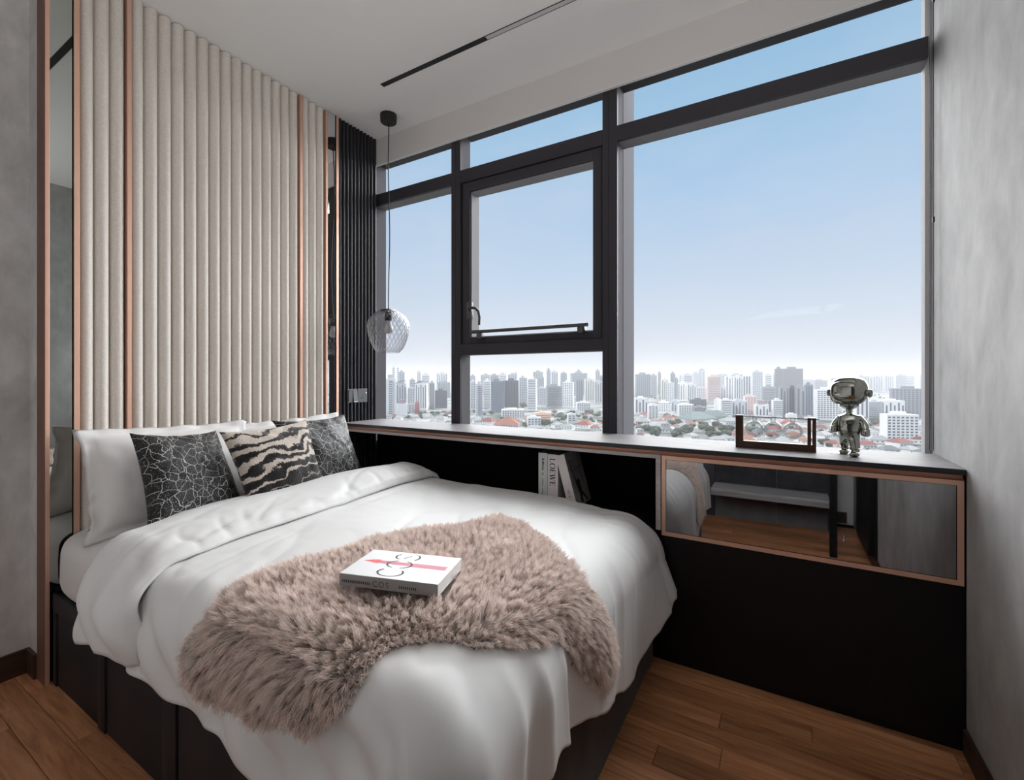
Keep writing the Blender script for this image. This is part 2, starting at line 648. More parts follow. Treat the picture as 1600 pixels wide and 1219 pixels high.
def fur_mat():
    m = mat('taupe_sheepskin', (.33, .25, .215), .75, spec=.2, sheen=.3)
    n, l, b = nodes(m)
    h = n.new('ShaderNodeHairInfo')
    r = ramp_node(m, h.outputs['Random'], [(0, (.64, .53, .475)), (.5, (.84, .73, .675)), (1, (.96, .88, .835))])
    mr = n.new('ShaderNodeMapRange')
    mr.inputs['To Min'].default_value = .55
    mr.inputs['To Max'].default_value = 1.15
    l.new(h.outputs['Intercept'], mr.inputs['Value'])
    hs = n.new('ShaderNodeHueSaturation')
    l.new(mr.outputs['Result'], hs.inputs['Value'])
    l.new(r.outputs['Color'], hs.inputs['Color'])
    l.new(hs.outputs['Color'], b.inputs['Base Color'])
    tr = n.new('ShaderNodeBsdfTranslucent')
    l.new(hs.outputs['Color'], tr.inputs['Color'])
    mx = n.new('ShaderNodeMixShader')
    mx.inputs[0].default_value = .45
    l.new(b.outputs[0], mx.inputs[1])
    l.new(tr.outputs[0], mx.inputs[2])
    l.new(mx.outputs[0], n['Material Output'].inputs['Surface'])
    return m


M['fur'] = fur_mat()
M['pelt'] = mat('sheepskin_hide', (.22, .16, .135), .9, spec=.1)

# ------------------------------------------------------------------ room shell
XW, XL, XR, YB, YG, ZC = -2.46, -2.65, .513, -.34, 2.43, 2.885


def structure(name, mb, m, **k):
    return mb.build(name, m, kind='structure', **k)


# floor: sub-floor with separate boards running along the window wall
fl = structure('floor', MB().box(XL - .1, XR + .1, YB - .5, 2.36, -.08, -.012), M['blackmatt'], loc=(0, 0, -.08))
rnd = random.Random(4)
pw = .088
y = YB - .16
row = 0
while y < 2.34:
    x = XL - rnd.uniform(0, .8)
    y1 = min(y + pw, 2.36)
    while x < XR:
        ln = rnd.choice((.46, .62, .78, .94))
        a, c = max(x, XL), min(x + ln, XR)
        if c - a > .03:
            MB().box(a + .0006, c - .0006, y + .0006, y1 - .0006, -.012, 0, .0012).build('plank', M['plank'], fl)
        x += ln
    y += pw
    row += 1

structure('ceiling', MB().box(XL - .2, XR + .2, YB - .5, 2.455, ZC, ZC + .2), M['ceiling'])
structure('wall_right', MB().box(XR, XR + .2, YB - .5, 2.45, -.1, ZC + .1), M['conc_right'])
structure('wall_left', MB().box(XL - .2, XL, YB - .5, .60, -.1, ZC + .1).box(XL - .2, -2.55, .60, 2.455, -.1, ZC + .1), M['conc_left'])
# wall below and beside the glazing
structure('wall_window', MB().box(-2.56, XR, 2.335, 2.44, -.1, .72).box(-2.56, XR, 2.30, 2.455, 2.80, ZC)
          .box(-2.56, -2.53, 2.292, 2.440, .0, ZC), M['frame_reveal'])
structure('trim_1', MB().box(-2.55, XR, 2.287, 2.302, 2.703, ZC + .01), M['pelmet'])
structure('trim_2', MB().box(-2.55, XR, 2.2865, 2.303, 2.699, 2.703), mat('pelmet_edge', (.72, .71, .70), .6))
structure('baseboard_right', MB().box(XR - .012, XR, YB, 1.985, 0, .078, .002), M['baseboard'])
structure('baseboard_left', MB().box(XL, XL + .014, YB, .598, 0, .098, .002).box(XL, -2.55, .588, .602, 0, .098, .002), M['baseboard'])

# back wall (seen in the smoked mirror): stone panels above a floating bench, a black door frame, a stub of wall
wb = structure('wall_back', MB().box(XL - .2, .32, YB - .12, YB, -.1, ZC + .1).box(.3, XR + .1, YB - .45, YB - .3, -.1, ZC + .1), M['conc_left'])
for a, c in ((-.494, -.0285), (-.0255, .316)):
    MB().box(a, c, YB, YB + .018, .294, 2.6, .002).build('stone_panel', M['stone'], wb)
for a, c in ((-.494, -.028), (-.026, .316)):
    MB().box(a, c, YB, YB + .012, 0, .24, .002).build('concrete_panel', M['conc_back'], wb)
MB().box(-.585, -.494, YB, YB + .03, 0, 2.6, .002).build('black_upright', M['frame_dark'], wb)
d1 = struct_root('door_1', (.4, YB, 0))
MB().box(.318, .352, YB - .3, YB + .02, 0, 2.4, .002).build('jamb', M['frame_dark'], d1)
MB().box(.283, .325, .250, .290, 0, 2.4, .002).build('door_stile', M['black'], d1)
MB().box(.470, .5125, -.11, .42, .09, 2.2, .002).build('door_leaf', M['black'], d1)
MB().box(.502, .5125, .425, .450, 0, 2.4, .002).build('jamb', M['black'], d1)
structure('baseboard_back', MB().box(.352, .47, YB - .3, YB - .288, 0, .09, .002), M['baseboard'])
t = thing('floating_bench', 'pale grey floating bench under dark stone, seen in the cabinet mirror', 'bench', (-.09, YB + .1, .236))
MB().box(-.494, .316, YB + .018, -.07, .268, .292, .003).build('bench_top', vary(mat('pale_oak', (.36, .35, .35), .5), 10, .2, 4, (.6, 8, 8)), t)
MB().box(-.494, .316, YB + .018, -.075, .236, .268, .002).build('bench_front', mat('pale_front', (.27, .265, .265), .6), t)
t = thing('door_stop', 'small round steel door stop on the floor by the black door', 'door stop', (.40, -.13, 0))
MB().lathe([(.016, 0), (.016, .006), (.007, .008), (.007, .022), (.012, .026), (.013, .034), (.009, .04)], (.40, -.13, 0), 16).build('stop', M['metal_bright'], t, smooth=.6)

# ------------------------------------------------------------------ window
w1 = struct_root('window_1', (-1.0, YG, .75))
ZT0, ZT1, ZH = 2.440, 2.520, 2.752


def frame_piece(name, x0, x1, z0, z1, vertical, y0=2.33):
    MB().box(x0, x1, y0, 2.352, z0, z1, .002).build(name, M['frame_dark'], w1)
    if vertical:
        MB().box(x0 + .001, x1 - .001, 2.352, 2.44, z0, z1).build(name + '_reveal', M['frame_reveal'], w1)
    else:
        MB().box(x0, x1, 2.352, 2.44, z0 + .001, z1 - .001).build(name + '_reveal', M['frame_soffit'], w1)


frame_piece('mullion', -1.831, -1.759, .72, ZH, True)
frame_piece('mullion', -.817, -.737, .72, ZH, True)
MB().box(-1.7965, -1.7945, 2.3292, 2.331, .72, ZH).build('mullion_joint', M['frame_line'], w1)
MB().box(-.7845, -.7815, 2.3292, 2.331, .72, ZH).build('mullion_joint', M['frame_line'], w1)
MB().box(-.760, -.7365, 2.44, 2.648, .6, 2.9).build('outer_fin', M['frame_reveal'], w1)
for x0, x1 in ((-2.53, -1.831), (-1.759, -.817), (-.737, .4925)):
    frame_piece('transom', x0, x1, ZT0, ZT1, False)
    MB().box(x0, x1, 2.36, 2.45, ZH, 2.80).build('head_frame', M['frame_dark'], w1)
    MB().box(x0, x1, 2.36, 2.45, .70, .75).build('bottom_frame', M['frame_dark'], w1)
    MB().box(x0 - .006, x1 + .006, YG, YG + .008, ZT1 - .006, ZH + .006).build('pane', M['glass'], w1)
MB().box(-2.536, -1.825, YG, YG + .008, .745, ZT0 + .006).build('pane', M['glass'], w1)
MB().box(-.743, .498, YG, YG + .008, .745, ZT0 + .006).build('pane', M['glass'], w1)
MB().box(-1.765, -.811, YG, YG + .008, .745, 1.351).build('pane', M['glass'], w1)
MB().box(.495, XR, 2.398, 2.45, .72, 2.8).build('jamb', mat('pale_jamb', (.62, .62, .63), .8, spec=.1), w1)
MB().box(-2.535, -2.529, 2.345, 2.44, .72, 2.8).build('jamb', M['frame_reveal'], w1)
frame_piece('transom', -1.759, -.817, 1.343, 1.410, False)
# opening sash of the middle light
sa = MB()
for b_ in ((-1.748, -1.690, 1.412, 2.436), (-.872, -.828, 1.412, 2.436)):
    sa.box(b_[0], b_[1], 2.338, 2.40, b_[2], b_[3], .003)
for z0, z1 in ((1.412, 1.452), (2.375, 2.436)):
    sa.box(-1.748, -.828, 2.339, 2.40, z0, z1, .003)
sash = sa.build('sash', M['frame_dark'], w1)
ins = MB().box(-1.690, -1.684, 2.352, 2.432, 1.452, 2.375).box(-.878, -.872, 2.352, 2.432, 1.452, 2.375)
ins.box(-1.690, -.872, 2.352, 2.432, 2.369, 2.375).box(-1.690, -.872, 2.352, 2.432, 1.452, 1.458)
ins.build('sash_lining', M['frame_soffit'], sash)
MB().box(-1.688, -.874, YG - .002, YG + .006, 1.454, 2.373).build('pane', M['glass'], sash)
for x in (-1.752, -.823):
    MB().box(x - .0025, x + .0025, 2.328, 2.345, 1.412, 2.438).build('sash_gasket', M['frame_line'], sash)
for z in (1.4105, 2.4375):
    MB().box(-1.752, -.823, 2.3285, 2.345, z - .002, z + .002).build('sash_gasket', M['frame_line'], sash)
hd = MB().box(-1.702, -1.662, 2.316, 2.340, 1.566, 1.674, .004)
hd.tube([(-1.672, 2.322, 1.622), (-1.668, 2.300, 1.626), (-1.645, 2.290, 1.630), (-1.612, 2.288, 1.626), (-1.588, 2.288, 1.604), (-1.580, 2.288, 1.566), (-1.583, 2.288, 1.520)], [.011, .010, .0095, .009, .009, .0085, .008], 10)
hd.build('handle', M['frame_steel'], sash, smooth=.7)
st = MB().tube([(-1.655, 2.305, 1.482), (-.890, 2.305, 1.484)], .0105, 10)
for x in (-1.592, -.930):
    st.box(x - .018, x + .018, 2.296, 2.342, 1.440, 1.476, .004)
st.build('push_bar', M['frame_steel'], sash, smooth=.7)

# ------------------------------------------------------------------ padded wall panel behind the bed
hb = thing('wall_panel', 'tall beige padded wall panel of vertical channels with copper strips behind the bed', 'wall panel', (-2.5, 1.25, 0))
MB().box(-2.55, -2.505, .612, 1.965, 0, ZC).build('backing', M['slat_back'], hb)


def flute(y0, y1):
    n = 14
    prof = []
    for i in range(n + 1):
        t = i / n
        prof.append((y0 + .0006 + (y1 - y0 - .0012) * t, -2.502 + .042 * max(0, 1 - abs(2 * t - 1) ** 2.0) ** .55))
    zs = [.02] + [.02 + (ZC - .024) * k / 24 for k in range(1, 25)]
    mb = MB()
    sd = y0 * 7.3

    def fn(u, v):
        i = int(round(u * n)); k = int(round(v * 24))
        yy, xx = prof[i]
        w = .0007 * mnoise.noise((yy * 4, zs[k] * 1.3, sd)) * (1 if 0 < i < n else 0)
        return (xx + w, yy + w * .6, zs[k])
    mb.grid(fn, n, 24)
    top = [(x_, y_, zs[-1]) for y_, x_ in prof]
    mb.add(top + [(-2.506, y0 + .0006, zs[-1])], [tuple(range(n + 1))])
    mb.build('channel', M['fluted'], hb, smooth=1.0)


def spread(a, b, n):
    return [(a + (b - a) * i / n, a + (b - a) * (i + 1) / n) for i in range(n)]


for a, b in spread(.702, .858, 3) + spread(.874, 1.689, 15) + spread(1.706, 1.867, 3):
    flute(a, b)
for a, b in ((.6835, .702), (.858, .874), (1.689, 1.706), (1.867, 1.881), (1.945, 1.964)):
    MB().box(-2.51, -2.4585, a + .0004, b - .0004, 0, ZC - .001, .001).build('copper_strip', M['copper'], hb)
fr = MB().box(-2.550, -2.4585, .600, .613, 0, ZC - .001, .001).build('side_frame', M['copper'], hb)
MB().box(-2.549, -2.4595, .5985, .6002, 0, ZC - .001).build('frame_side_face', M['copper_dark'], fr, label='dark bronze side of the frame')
MB().box(-2.505, -2.466, .613, .6835, .0, ZC - .001).build('mirror_strip', M['mirror_clear'], hb, label='tall narrow clear mirror')
MB().box(-2.466, -2.464, .6805, .6835, .0, ZC - .001).build('mirror_gap', M['blackmatt'], hb)
MB().add([(-2.505, 1.881, 0), (-2.4665, 1.881, 0), (-2.4632, 1.945, 0), (-2.505, 1.945, 0), (-2.505, 1.881, ZC - .001), (-2.4665, 1.881, ZC - .001), (-2.4632, 1.945, ZC - .001), (-2.505, 1.945, ZC - .001)],
         [(0, 3, 2, 1), (4, 5, 6, 7), (0, 1, 5, 4), (1, 2, 6, 5), (2, 3, 7, 6), (3, 0, 4, 7)]).build('mirror_strip', M['mirror_dark'], hb, label='narrow mirror by the slats')
MB().box(-2.4625, -2.461, 1.9405, 1.945, .0, ZC - .001).build('mirror_gap', M['blackmatt'], hb)

sp_ = thing('slat_panel', 'black vertical slat panel in the corner between padded wall and window', 'slat panel', (-2.5, 2.13, 0))
MB().box(-2.527, -2.492, 1.965, 2.291, 0, ZC - .001).build('backing', M['slat_back'], sp_)
pitch = (2.291 - 1.966) / 11
s0 = None
for i in range(11):
    yy = 1.966 + pitch * (i + .5)
    w = pitch * .31
    mb = MB()
    prof = [(-2.492, -w), (-2.470, -w), (-2.4625, -w * .7), (-2.460, 0), (-2.4625, w * .7), (-2.470, w), (-2.492, w)]
    n = len(prof)
    vs = [(x_, yy + d, z_) for z_ in (0.0, ZC - .002) for x_, d in prof]
    mb.add(vs, [(k, k + 1, n + k + 1, n + k) for k in range(n - 1)] + [tuple(range(n))[::-1], tuple(range(n, 2 * n))])
    mb.build('slat', M['slat'], sp_, smooth=.9)

sw = thing('switch_panel', 'dark grey switch and socket plate mounted across the black slats', 'switch', (-2.455, 2.11, 1.03))
MB().box(-2.460, -2.450, 2.026, 2.105, 1.032, 1.124, .002).build('switch_plate', M['switch'], sw)
MB().box(-2.460, -2.448, 2.108, 2.190, 1.032, 1.124, .002).build('socket_plate', M['switch'], sw)
for y0, y1, tilt in ((2.032, 2.066, .000), (2.068, 2.102, .007)):
    mb = MB()
    mb.add([(-2.450, y0, 1.038), (-2.450, y1, 1.038), (-2.450, y1, 1.118), (-2.450, y0, 1.118),
            (-2.446 + tilt, y0, 1.040), (-2.446 + tilt, y1, 1.040), (-2.446, y1, 1.116), (-2.446, y0, 1.116)],
           [(4, 5, 6, 7), (0, 1, 5, 4), (1, 2, 6, 5), (2, 3, 7, 6), (3, 0, 4, 7)])
    r_ = mb.build('rocker', M['switch'], sw)
    if tilt:
        MB().box(-2.446, -2.4385, y0 + .002, y1 - .002, 1.0375, 1.0405).build('bright_edge', M['metal_bright'], r_)
for y0, z0 in ((2.150, 1.080), (2.136, 1.062), (2.156, 1.062)):
    MB().box(-2.448, -2.4474, y0 - .003, y0 + .003, z0 - .0035, z0 + .0035).build('socket_hole', M['blackmatt'], sw)
MB().lathe([(.005, 0), (.005, .003), (.002, .005)], (-2.448, 2.174, 1.094), 12, 'x').build('led_button', M['metal_bright'], sw, smooth=.7)

# ------------------------------------------------------------------ worktop and cabinets under the window
wt = thing('worktop', 'long dark grey worktop running under the whole window', 'worktop', (-.97, 2.16, .886))
MB().box(XW + .0005, .5105, 1.986, 2.331, .8875, .906, .0012).build('top_board', M['ledge'], wt)
MB().box(XW + .0005, .5105, 1.9845, 1.9868, .887, .9050).build('front_edge', M['ledge_edge'], wt, label='black front edge')


def channel_profile(x0, x1, parent):
    """concave copper finger pull between worktop and cabinet"""
    pr = [(1.990, .8865), (2.000, .8862), (2.006, .882), (2.004, .876), (1.996, .8725), (1.990, .8722)]
    n = len(pr)
    vs = [(x, y_, z_) for x in (x0, x1) for y_, z_ in pr]
    mb = MB().add(vs, [(k, k + 1, n + k + 1, n + k) for k in range(n - 1)])
    mb.box(x0, x1, 2.006, 2.02, .870, .8868)
    mb.build('finger_pull', M['copper'], parent, smooth=1.2, label='copper finger pull')


bk = thing('open_bookshelf', 'long black open bookshelf with grey wood rim between bed and window', 'bookshelf', (-1.46, 2.15, 0))
MB().box(XW + .001, -.4395, 1.990, 2.30, .8535, .870, .001).build('top_rail', M['greywood'], bk, label='grey wood top rail')
MB().box(-.4605, -.4395, 1.990, 2.30, .55, .8535, .001).build('upright', M['greywood'], bk, label='grey wood upright')
MB().box(XW + .001, -.4605, 1.990, 2.30, .545, .560, .001).build('shelf_board', M['blackmatt'], bk)
MB().box(XW + .001, -.4605, 2.29, 2.312, .560, .8535).build('back_board', M['blackmatt'], bk)
MB().box(XW + .001, -.4605, 2.0, 2.29, .8515, .8535).build('top_lining', M['blackmatt'], bk)
MB().box(XW + .001, -.4395, 1.9955, 2.30, 0, .545).build('lower_panel', M['black'], bk)
channel_profile(XW + .001, -.4355, bk)

cb = thing('mirror_cabinet', 'black cabinet with copper-framed mirrored flap door beside the right wall', 'cabinet', (.04, 2.15, 0))
MB().box(-.4375, .5095, 2.008, 2.312, .53, .870).build('carcass', M['black'], cb)
MB().box(-.4375, .5095, 1.9925, 2.31, .0, .528, .001).build('lower_panel', M['black'], cb, label='plain black lower panel')
f = MB()
x0, x1, z0, z1, tk = -.4355, .5065, .5305, .8690, .0165
f.box(x0, x1, 1.990, 2.008, z1 - tk, z1).box(x0, x1, 1.990, 2.008, z0, z0 + tk)
f.box(x0, x0 + tk, 1.990, 2.008, z0 + tk, z1 - tk).box(x1 - tk, x1, 1.990, 2.008, z0 + tk, z1 - tk)
door = f.build('flap_door', M['copper'], cb, label='copper-framed mirrored flap')
MB().box(x0 + tk, x1 - tk, 1.9935, 2.006, z0 + tk, z1 - tk).build('mirror', M['mirror_smoke'], door)
for a, b_, c, d in ((x0 + tk, x1 - tk, z1 - tk - .0014, z1 - tk), (x0 + tk, x1 - tk, z0 + tk, z0 + tk + .0014), (x0 + tk, x0 + tk + .0014, z0 + tk, z1 - tk), (x1 - tk - .0016, x1 - tk, z0 + tk, z1 - tk)):
    MB().box(a, b_, 1.9925, 1.9937, c, d).build('door_gasket', M['blackmatt'], door)
channel_profile(-.4340, .5065, cb)
MB().box(.5070, .5120, 1.994, 2.30, 0, .886).build('side_filler', M['blackmatt'], cb)

# ------------------------------------------------------------------ bed
bed = thing('bed', 'double bed base in dark leather with recessed side panels', 'bed', (-1.46, 1.3, 0))
bx0, bx1, by0, by1 = -2.452, -.467, .632, 1.978
MB().box(bx0, bx1 - .02, by0, by1, .02, .352, .012).build('base', M['leather'], bed, smooth=.6)
sr = MB()
stiles = [(-2.452, -2.418), (-2.015, -1.955), (-1.549, -1.464), (-1.06, -1.0), (-.60, -.487)]
for a, b_ in stiles:
    sr.box(a, b_, .6195, .6335, .0, .358, .004)
sr.box(-2.452, -.487, .618, .6335, .286, .358, .006)
sr.build('side_rail', M['leather'], bed, smooth=.6)
for (a, b_), (c, d) in zip(stiles, stiles[1:]):
    MB().box(b_ + .003, c - .003, .6245, .634, .0, .284, .005).build('side_panel', M['leather'], bed, smooth=.6)
MB().box(-.4875, bx1, .622, by1, .0, .356, .008).build('foot_panel', M['suede'], bed, smooth=.6, label='dark brown suede foot panel')

mt = MB()


def mattress_fn(u, v):
    # rounded slab: u round the loop of the section, v along the length
    x = -2.448 + v * (2.448 - .50)
    hw, hh, r = (1.972 - .610) / 2, (.602 - .325) / 2, .075
    a = 2 * pi * u
    c, s = cos(a), sin(a)
    e = .38
    yy = hw * math.copysign(abs(c) ** e, c)
    zz = hh * math.copysign(abs(s) ** e, s)
    k = 1 - .05 * (abs(2 * v - 1) ** 14)
    zz = zz if s < 0 else zz * k
    w = .004 * mnoise.noise((x * 3, yy * 4, zz * 6))
    return (x, (1.972 + .610) / 2 + yy * k + w, .4655 + zz + w * .6)


mt.grid(mattress_fn, 72, 40)
n = 73
mt.add([mattress_fn(i / 72, 0) for i in range(72)], [tuple(range(72))])
mt.add([mattress_fn(i / 72, 1) for i in range(72)], [tuple(range(72))[::-1]])
mt.build('mattress', M['sheet'], smooth=1.0, label='thick mattress in a white fitted sheet on the dark bed base', category='mattress')
XE,YE,RF,RS=-.58,.66,.15,.10
def sstep(a,b,x):
    t=min(1,max(0,(x-a)/(b-a)));return t*t*(3-2*t)
def lerp_tab(tab,x):
    if x<=tab[0][0]:return tab[0][1]
    for (a,va),(b,vb) in zip(tab,tab[1:]):
        if x<=b:
            t=(x-a)/(b-a);t=t*t*(3-2*t);return va+(vb-va)*t
    return tab[-1][1]
HEMF=[(.4,.30),(.80,.33),(.90,.385),(.98,.36),(1.07,.345),(1.23,.285),(1.47,.225),(1.55,.245),(1.68,.275),(1.80,.29),(1.965,.315)]
HEMS=[(-2.0,.47),(-1.9,.43),(-1.69,.405),(-1.3,.385),(-1.0,.385),(-.7,.36)]
def ztop(x,y):
    z=.638
    z+=.020*sin(pi*min(1,max(0,(y-.62)/1.36)))
    z+=.022*exp(-((x+1.86)/.17)**2)*sstep(1.2,1.8,y)
    z-=.030*sstep(-.95,-.55,x)*sstep(1.2,1.95,y)
    z-=.020*sstep(1.90,1.97,y)
    return z
def duvet(a,b):
    dx=max(0,a-XE);dy=max(0,YE-b)
    x0=min(a,XE);y0=max(b,YE);z=ztop(x0,y0);d=hypot(dx,dy)
    if d<1e-9:return (x0,y0,z)
    ux,uy=dx/d,-dy/d
    R=RS+(RF-RS)*ux*ux
    q=R*pi/2
    if d<q:h=R*sin(d/R);dr=R*(1-cos(d/R))
    else:
        e=d-q;fl=.04+ux*ux*.34*sstep(1.45,1.95,y0)
        h=R+fl*e;dr=R+e
    return (x0+ux*h,y0+uy*h,z-dr)
def amax(b):
    y=max(b,YE);z=ztop(XE,y);return XE+RF*pi/2+max(.02,z-RF-lerp_tab(HEMF,y))
def bmin(a):
    x=min(a,XE);z=ztop(x,YE);return YE-(RS*pi/2+max(.02,z-RS-lerp_tab(HEMS,x)))


def ridge(x, y, z, wd):
    return max(0.0, wd - abs(mnoise.noise((x, y, z)))) / wd


def wr(p, a, b):
    """creases of the sateen: long soft folds down the drapes, fine ripples on top"""
    x, y, z = p
    dx = max(0, a - XE); dy = max(0, YE - b)
    foot = sstep(.03, .28, dx); side = sstep(.02, .18, dy)
    w = .006 * mnoise.noise((x * 2.2 + 3, y * 2.2, 1.7)) + .0022 * mnoise.noise((x * 9, y * 5, 4.1))
    top = (1 - foot) * (1 - side)
    # shallow tension lines running in from the near edge and the foot
    w -= .0045 * ridge(x * 5 + y * 2.2, y * 1.6 - x * 1.2, 9.3, .16) * top
    w -= .0030 * ridge(x * 9 + y * 3.0 + 4, y * 2.4 - x * 2, 2.3, .14) * top * sstep(1.25, .75, b)
    near = sstep(1.05, .72, b) * (1 - foot)
    w += near * .0038 * sin((a * 1.0 + b * 1.25) * 44 + 5 * mnoise.noise((a * 2.5, b * 2.5, 6))) * max(0, mnoise.noise((a * 3, b * 3, 11)) + .35)
    ph = 2.6 * mnoise.noise((b * 3.1, 2.0, a * .7))
    s_ = sin(b * 23 + ph + a * 2.0)
    fa = .30 + .70 * sstep(1.35, .95, b)
    ox = foot * fa * (.020 * (.6 * s_ + .4 * (1 - 2 * abs(s_) ** .8)) + .014 * mnoise.noise((b * 7, a * 2.0, 5)))
    oz = 0
    # tight lines fanning over the window-side corner at the foot
    cr_ = sstep(-1.05, -.62, a) * sstep(1.30, 1.70, b)
    w += .0022 * cr_ * sin((b * 1.0 - a * .55) * 80 + 6 * mnoise.noise((a * 5, b * 5, 0)))
    ph = 2.8 * mnoise.noise((a * 2.6, 7.0, b))
    s2 = sin(a * 17 + ph - b * 16)
    oy = -side * (.008 * s2 + .007 * sin((a * .9 + b * 1.5) * 38 + 4 * mnoise.noise((a * 2.2, b * 2, 1))) + .015 * mnoise.noise((a * 6, b * 5, 3)) + .005 * mnoise.noise((a * 17, b * 4, 8)))
    w -= .004 * side * ridge(a * 7 + b * 5, b * 5, 3.0, .15)
    return (x + ox, y + oy, z + w * (1 - .4 * max(foot, side)))


def duvet_sheet(a0, lift=0.0):
    def fn(u, v):
        b_r = 1.966
        a_mid = a0
        # v along the bed, u from the near hem to the window side
        b_lo = bmin(a0 + (XE - a0) * min(1, v * 1.6))
        b = b_lo + (b_r - b_lo) * u
        a1 = amax(b)
        as_ = a0 + .12 * sstep(.0, .20, YE - b) + .10 * sstep(.90, .64, b)
        a = as_ + (a1 - as_) * v
        p = wr(duvet(a, b), a, b)
        return (p[0], p[1], p[2] + lift)
    return fn


mb = MB().grid(duvet_sheet(-1.93), 210, 230)
duv = mb.build('duvet', M['duvet'], smooth=3.2, label='white sateen duvet spread over the bed with its top turned down', category='duvet')
md = duv.modifiers.new('thickness', 'SOLIDIFY')
md.thickness = .012
md.offset = -1

# the turned-down band: comes up from under, rolls over at the head and lies back on the duvet


def band_fn(u, v):
    s = v  # 0 = under the roll, 1 = loose edge lying on the duvet
    far = sstep(1.0, 1.9, .5 + u * 1.47)
    xe = -1.56 - .07 * far
    xh = -1.955
    if s < .12:
        a = xh + .05 - .05 * (s / .12); off = .000
    elif s < .34:
        t = (s - .12) / .22
        ang = pi * t
        a = xh - .030 * sin(ang); off = .018 * (1 - cos(ang))
    else:
        t = (s - .34) / .66
        a = xh + (xe - xh) * t
        off = .036 + .012 * sin(pi * t) * (1 + .5 * far) - .022 * sstep(.93, 1.0, t)
    blo = bmin(-1.9) - .012 * sin(s * 6)
    b = blo + (1.966 - blo) * u
    dy = max(0, YE - b)
    a += (.095 - .03 * s) * sstep(.0, .20, dy) + .115 * (1 - .8 * s) * sstep(.90, .64, b)
    p = duvet(a, b)
    side = sstep(.0, .157, dy)
    q = wr(p, a + .4, b)
    nz_ = .003 * mnoise.noise((a * 8, b * 4, 2)) - .006 * ridge(b * 9 + a * 4, a * 5, 6, .2) * sstep(.55, .9, s) * sstep(1.0, .97, s)
    return (q[0], q[1] - off * side * 1.1, q[2] + off * (1 - side) + nz_)


bo = MB().grid(band_fn, 150, 60).build('turned_down_band', M['duvet'], duv, smooth=3.2)
md = bo.modifiers.new('thickness', 'SOLIDIFY')
md.thickness = .008
md.offset = -1


# ------------------------------------------------------------------ pillows and cushions, each from its four corners
def pillow(name, c, T, pinch, m, label, cat, flange=0.0, N=36, uv=True, seed=0.0, group=None, back=.7, wrk=1.0, loc=None):
    BL, BR, TR, TL = [Vector(p) for p in c]
    nrm = ((BR - BL).cross(TL - BL)).normalized()
    width, height = (BR - BL).length, (TL - BL).length

    def pt(u, v, side):
        U = (u - .5) * (1 - pinch * (1 - (2 * v - 1) ** 2)) + .5
        V = (v - .5) * (1 - pinch * (1 - (2 * u - 1) ** 2)) + .5
        p = BL.lerp(BR, U).lerp(TL.lerp(TR, U), V)
        fu, fv = flange / width, flange / height
        uu = min(1, max(0, (u - fu) / (1 - 2 * fu))); vv = min(1, max(0, (v - fv) / (1 - 2 * fv)))
        k = max(0, (1 - (2 * uu - 1) ** 2)) * max(0, (1 - (2 * vv - 1) ** 2))
        h = T * k ** .43
        edge = 1 - min(1, k * 12)
        w = wrk * (.010 * mnoise.noise((u * 3 + seed, v * 3, seed)) + .005 * mnoise.noise((u * 9 + seed, v * 8, 2 + seed))) * min(1, k * 4)
        fw = 0
        if flange:
            eu = max(0, 1 - min(u, 1 - u) / fu); ev = max(0, 1 - min(v, 1 - v) / fv)
            fw = .034 * eu * mnoise.noise((v * 7 + seed, seed, u * 3)) + .022 * ev * mnoise.noise((u * 8 + seed, 3 + seed, v * 3)) + .010 * max(eu, ev) * mnoise.noise((u * 17, v * 17, seed))
        w -= wrk * .007 * max(0, .14 - abs(mnoise.noise((u * 2.3 + v * 1.2 + seed, v * 2.6 - u, seed + 5)))) / .14 * min(1, k * 6)
        d = (h + w) if side > 0 else -(h * back)
        if k <= 0:
            d = 0 if min(u, v, 1 - u, 1 - v) < 1e-6 else .0022 * side
        if flange:
            ax = (BR - BL).normalized()
            p = p + ax * (eu * (.012 * mnoise.noise((v * 9 + seed, 1, u * 2)) + .010 * abs(2 * v - 1) ** 6 * (1 if u > .5 else -1)))
        return p + nrm * (d + fw)

    mb = MB()
    mb.grid(lambda u, v: pt(u, v, 1), N, N, uv)
    mb.grid(lambda u, v: pt(1 - u, v, -1), N, N, uv)
    # stitch the rim
    bm = bmesh.new()
    o = mb.build(name, m, smooth=3.2, label=label, category=cat, group=group, loc=tuple((BL + BR) / 2))
    bm.from_mesh(o.data)
    bmesh.ops.remove_doubles(bm, verts=bm.verts[:], dist=.0004)
    bmesh.ops.recalc_face_normals(bm, faces=bm.faces[:])
    bm.to_mesh(o.data)
    bm.free()
    return o, pt


pillow('pillow', [(-2.17, .640, .585), (-2.20, 1.27, .60), (-2.385, 1.325, .980), (-2.36, .660, .998)], .095, .05, M['pillow'],
       'white flanged pillow nearest the tall clear mirror, leaning on the padded wall', 'pillow', .035, 44, seed=1.0)
pillow('pillow', [(-2.20, 1.30, .60), (-2.20, 1.86, .60), (-2.385, 1.885, .985), (-2.395, 1.225, .962)], .095, .05, M['pillow'],
       'white flanged pillow against the black slats, half hidden by the two rear cushions', 'pillow', .035, 44, seed=4.0)
pillow('cushion', [(-1.945, .735, .610), (-2.03, 1.135, .612), (-2.225, 1.105, .958), (-2.175, .765, .985)], .080, .115, M['crackle'],
       'black cushion with silver crackle pattern at the near end, in front of the white pillow', 'cushion', 0, 36, seed=7.0)
pillow('cushion', [(-1.985, 1.43, .605), (-2.02, 1.79, .612), (-2.20, 1.795, .985), (-2.22, 1.365, .982)], .078, .115, M['crackle'],
       'black cushion with silver crackle pattern by the bookshelf, behind the striped cushion', 'cushion', 0, 36, seed=11.0)
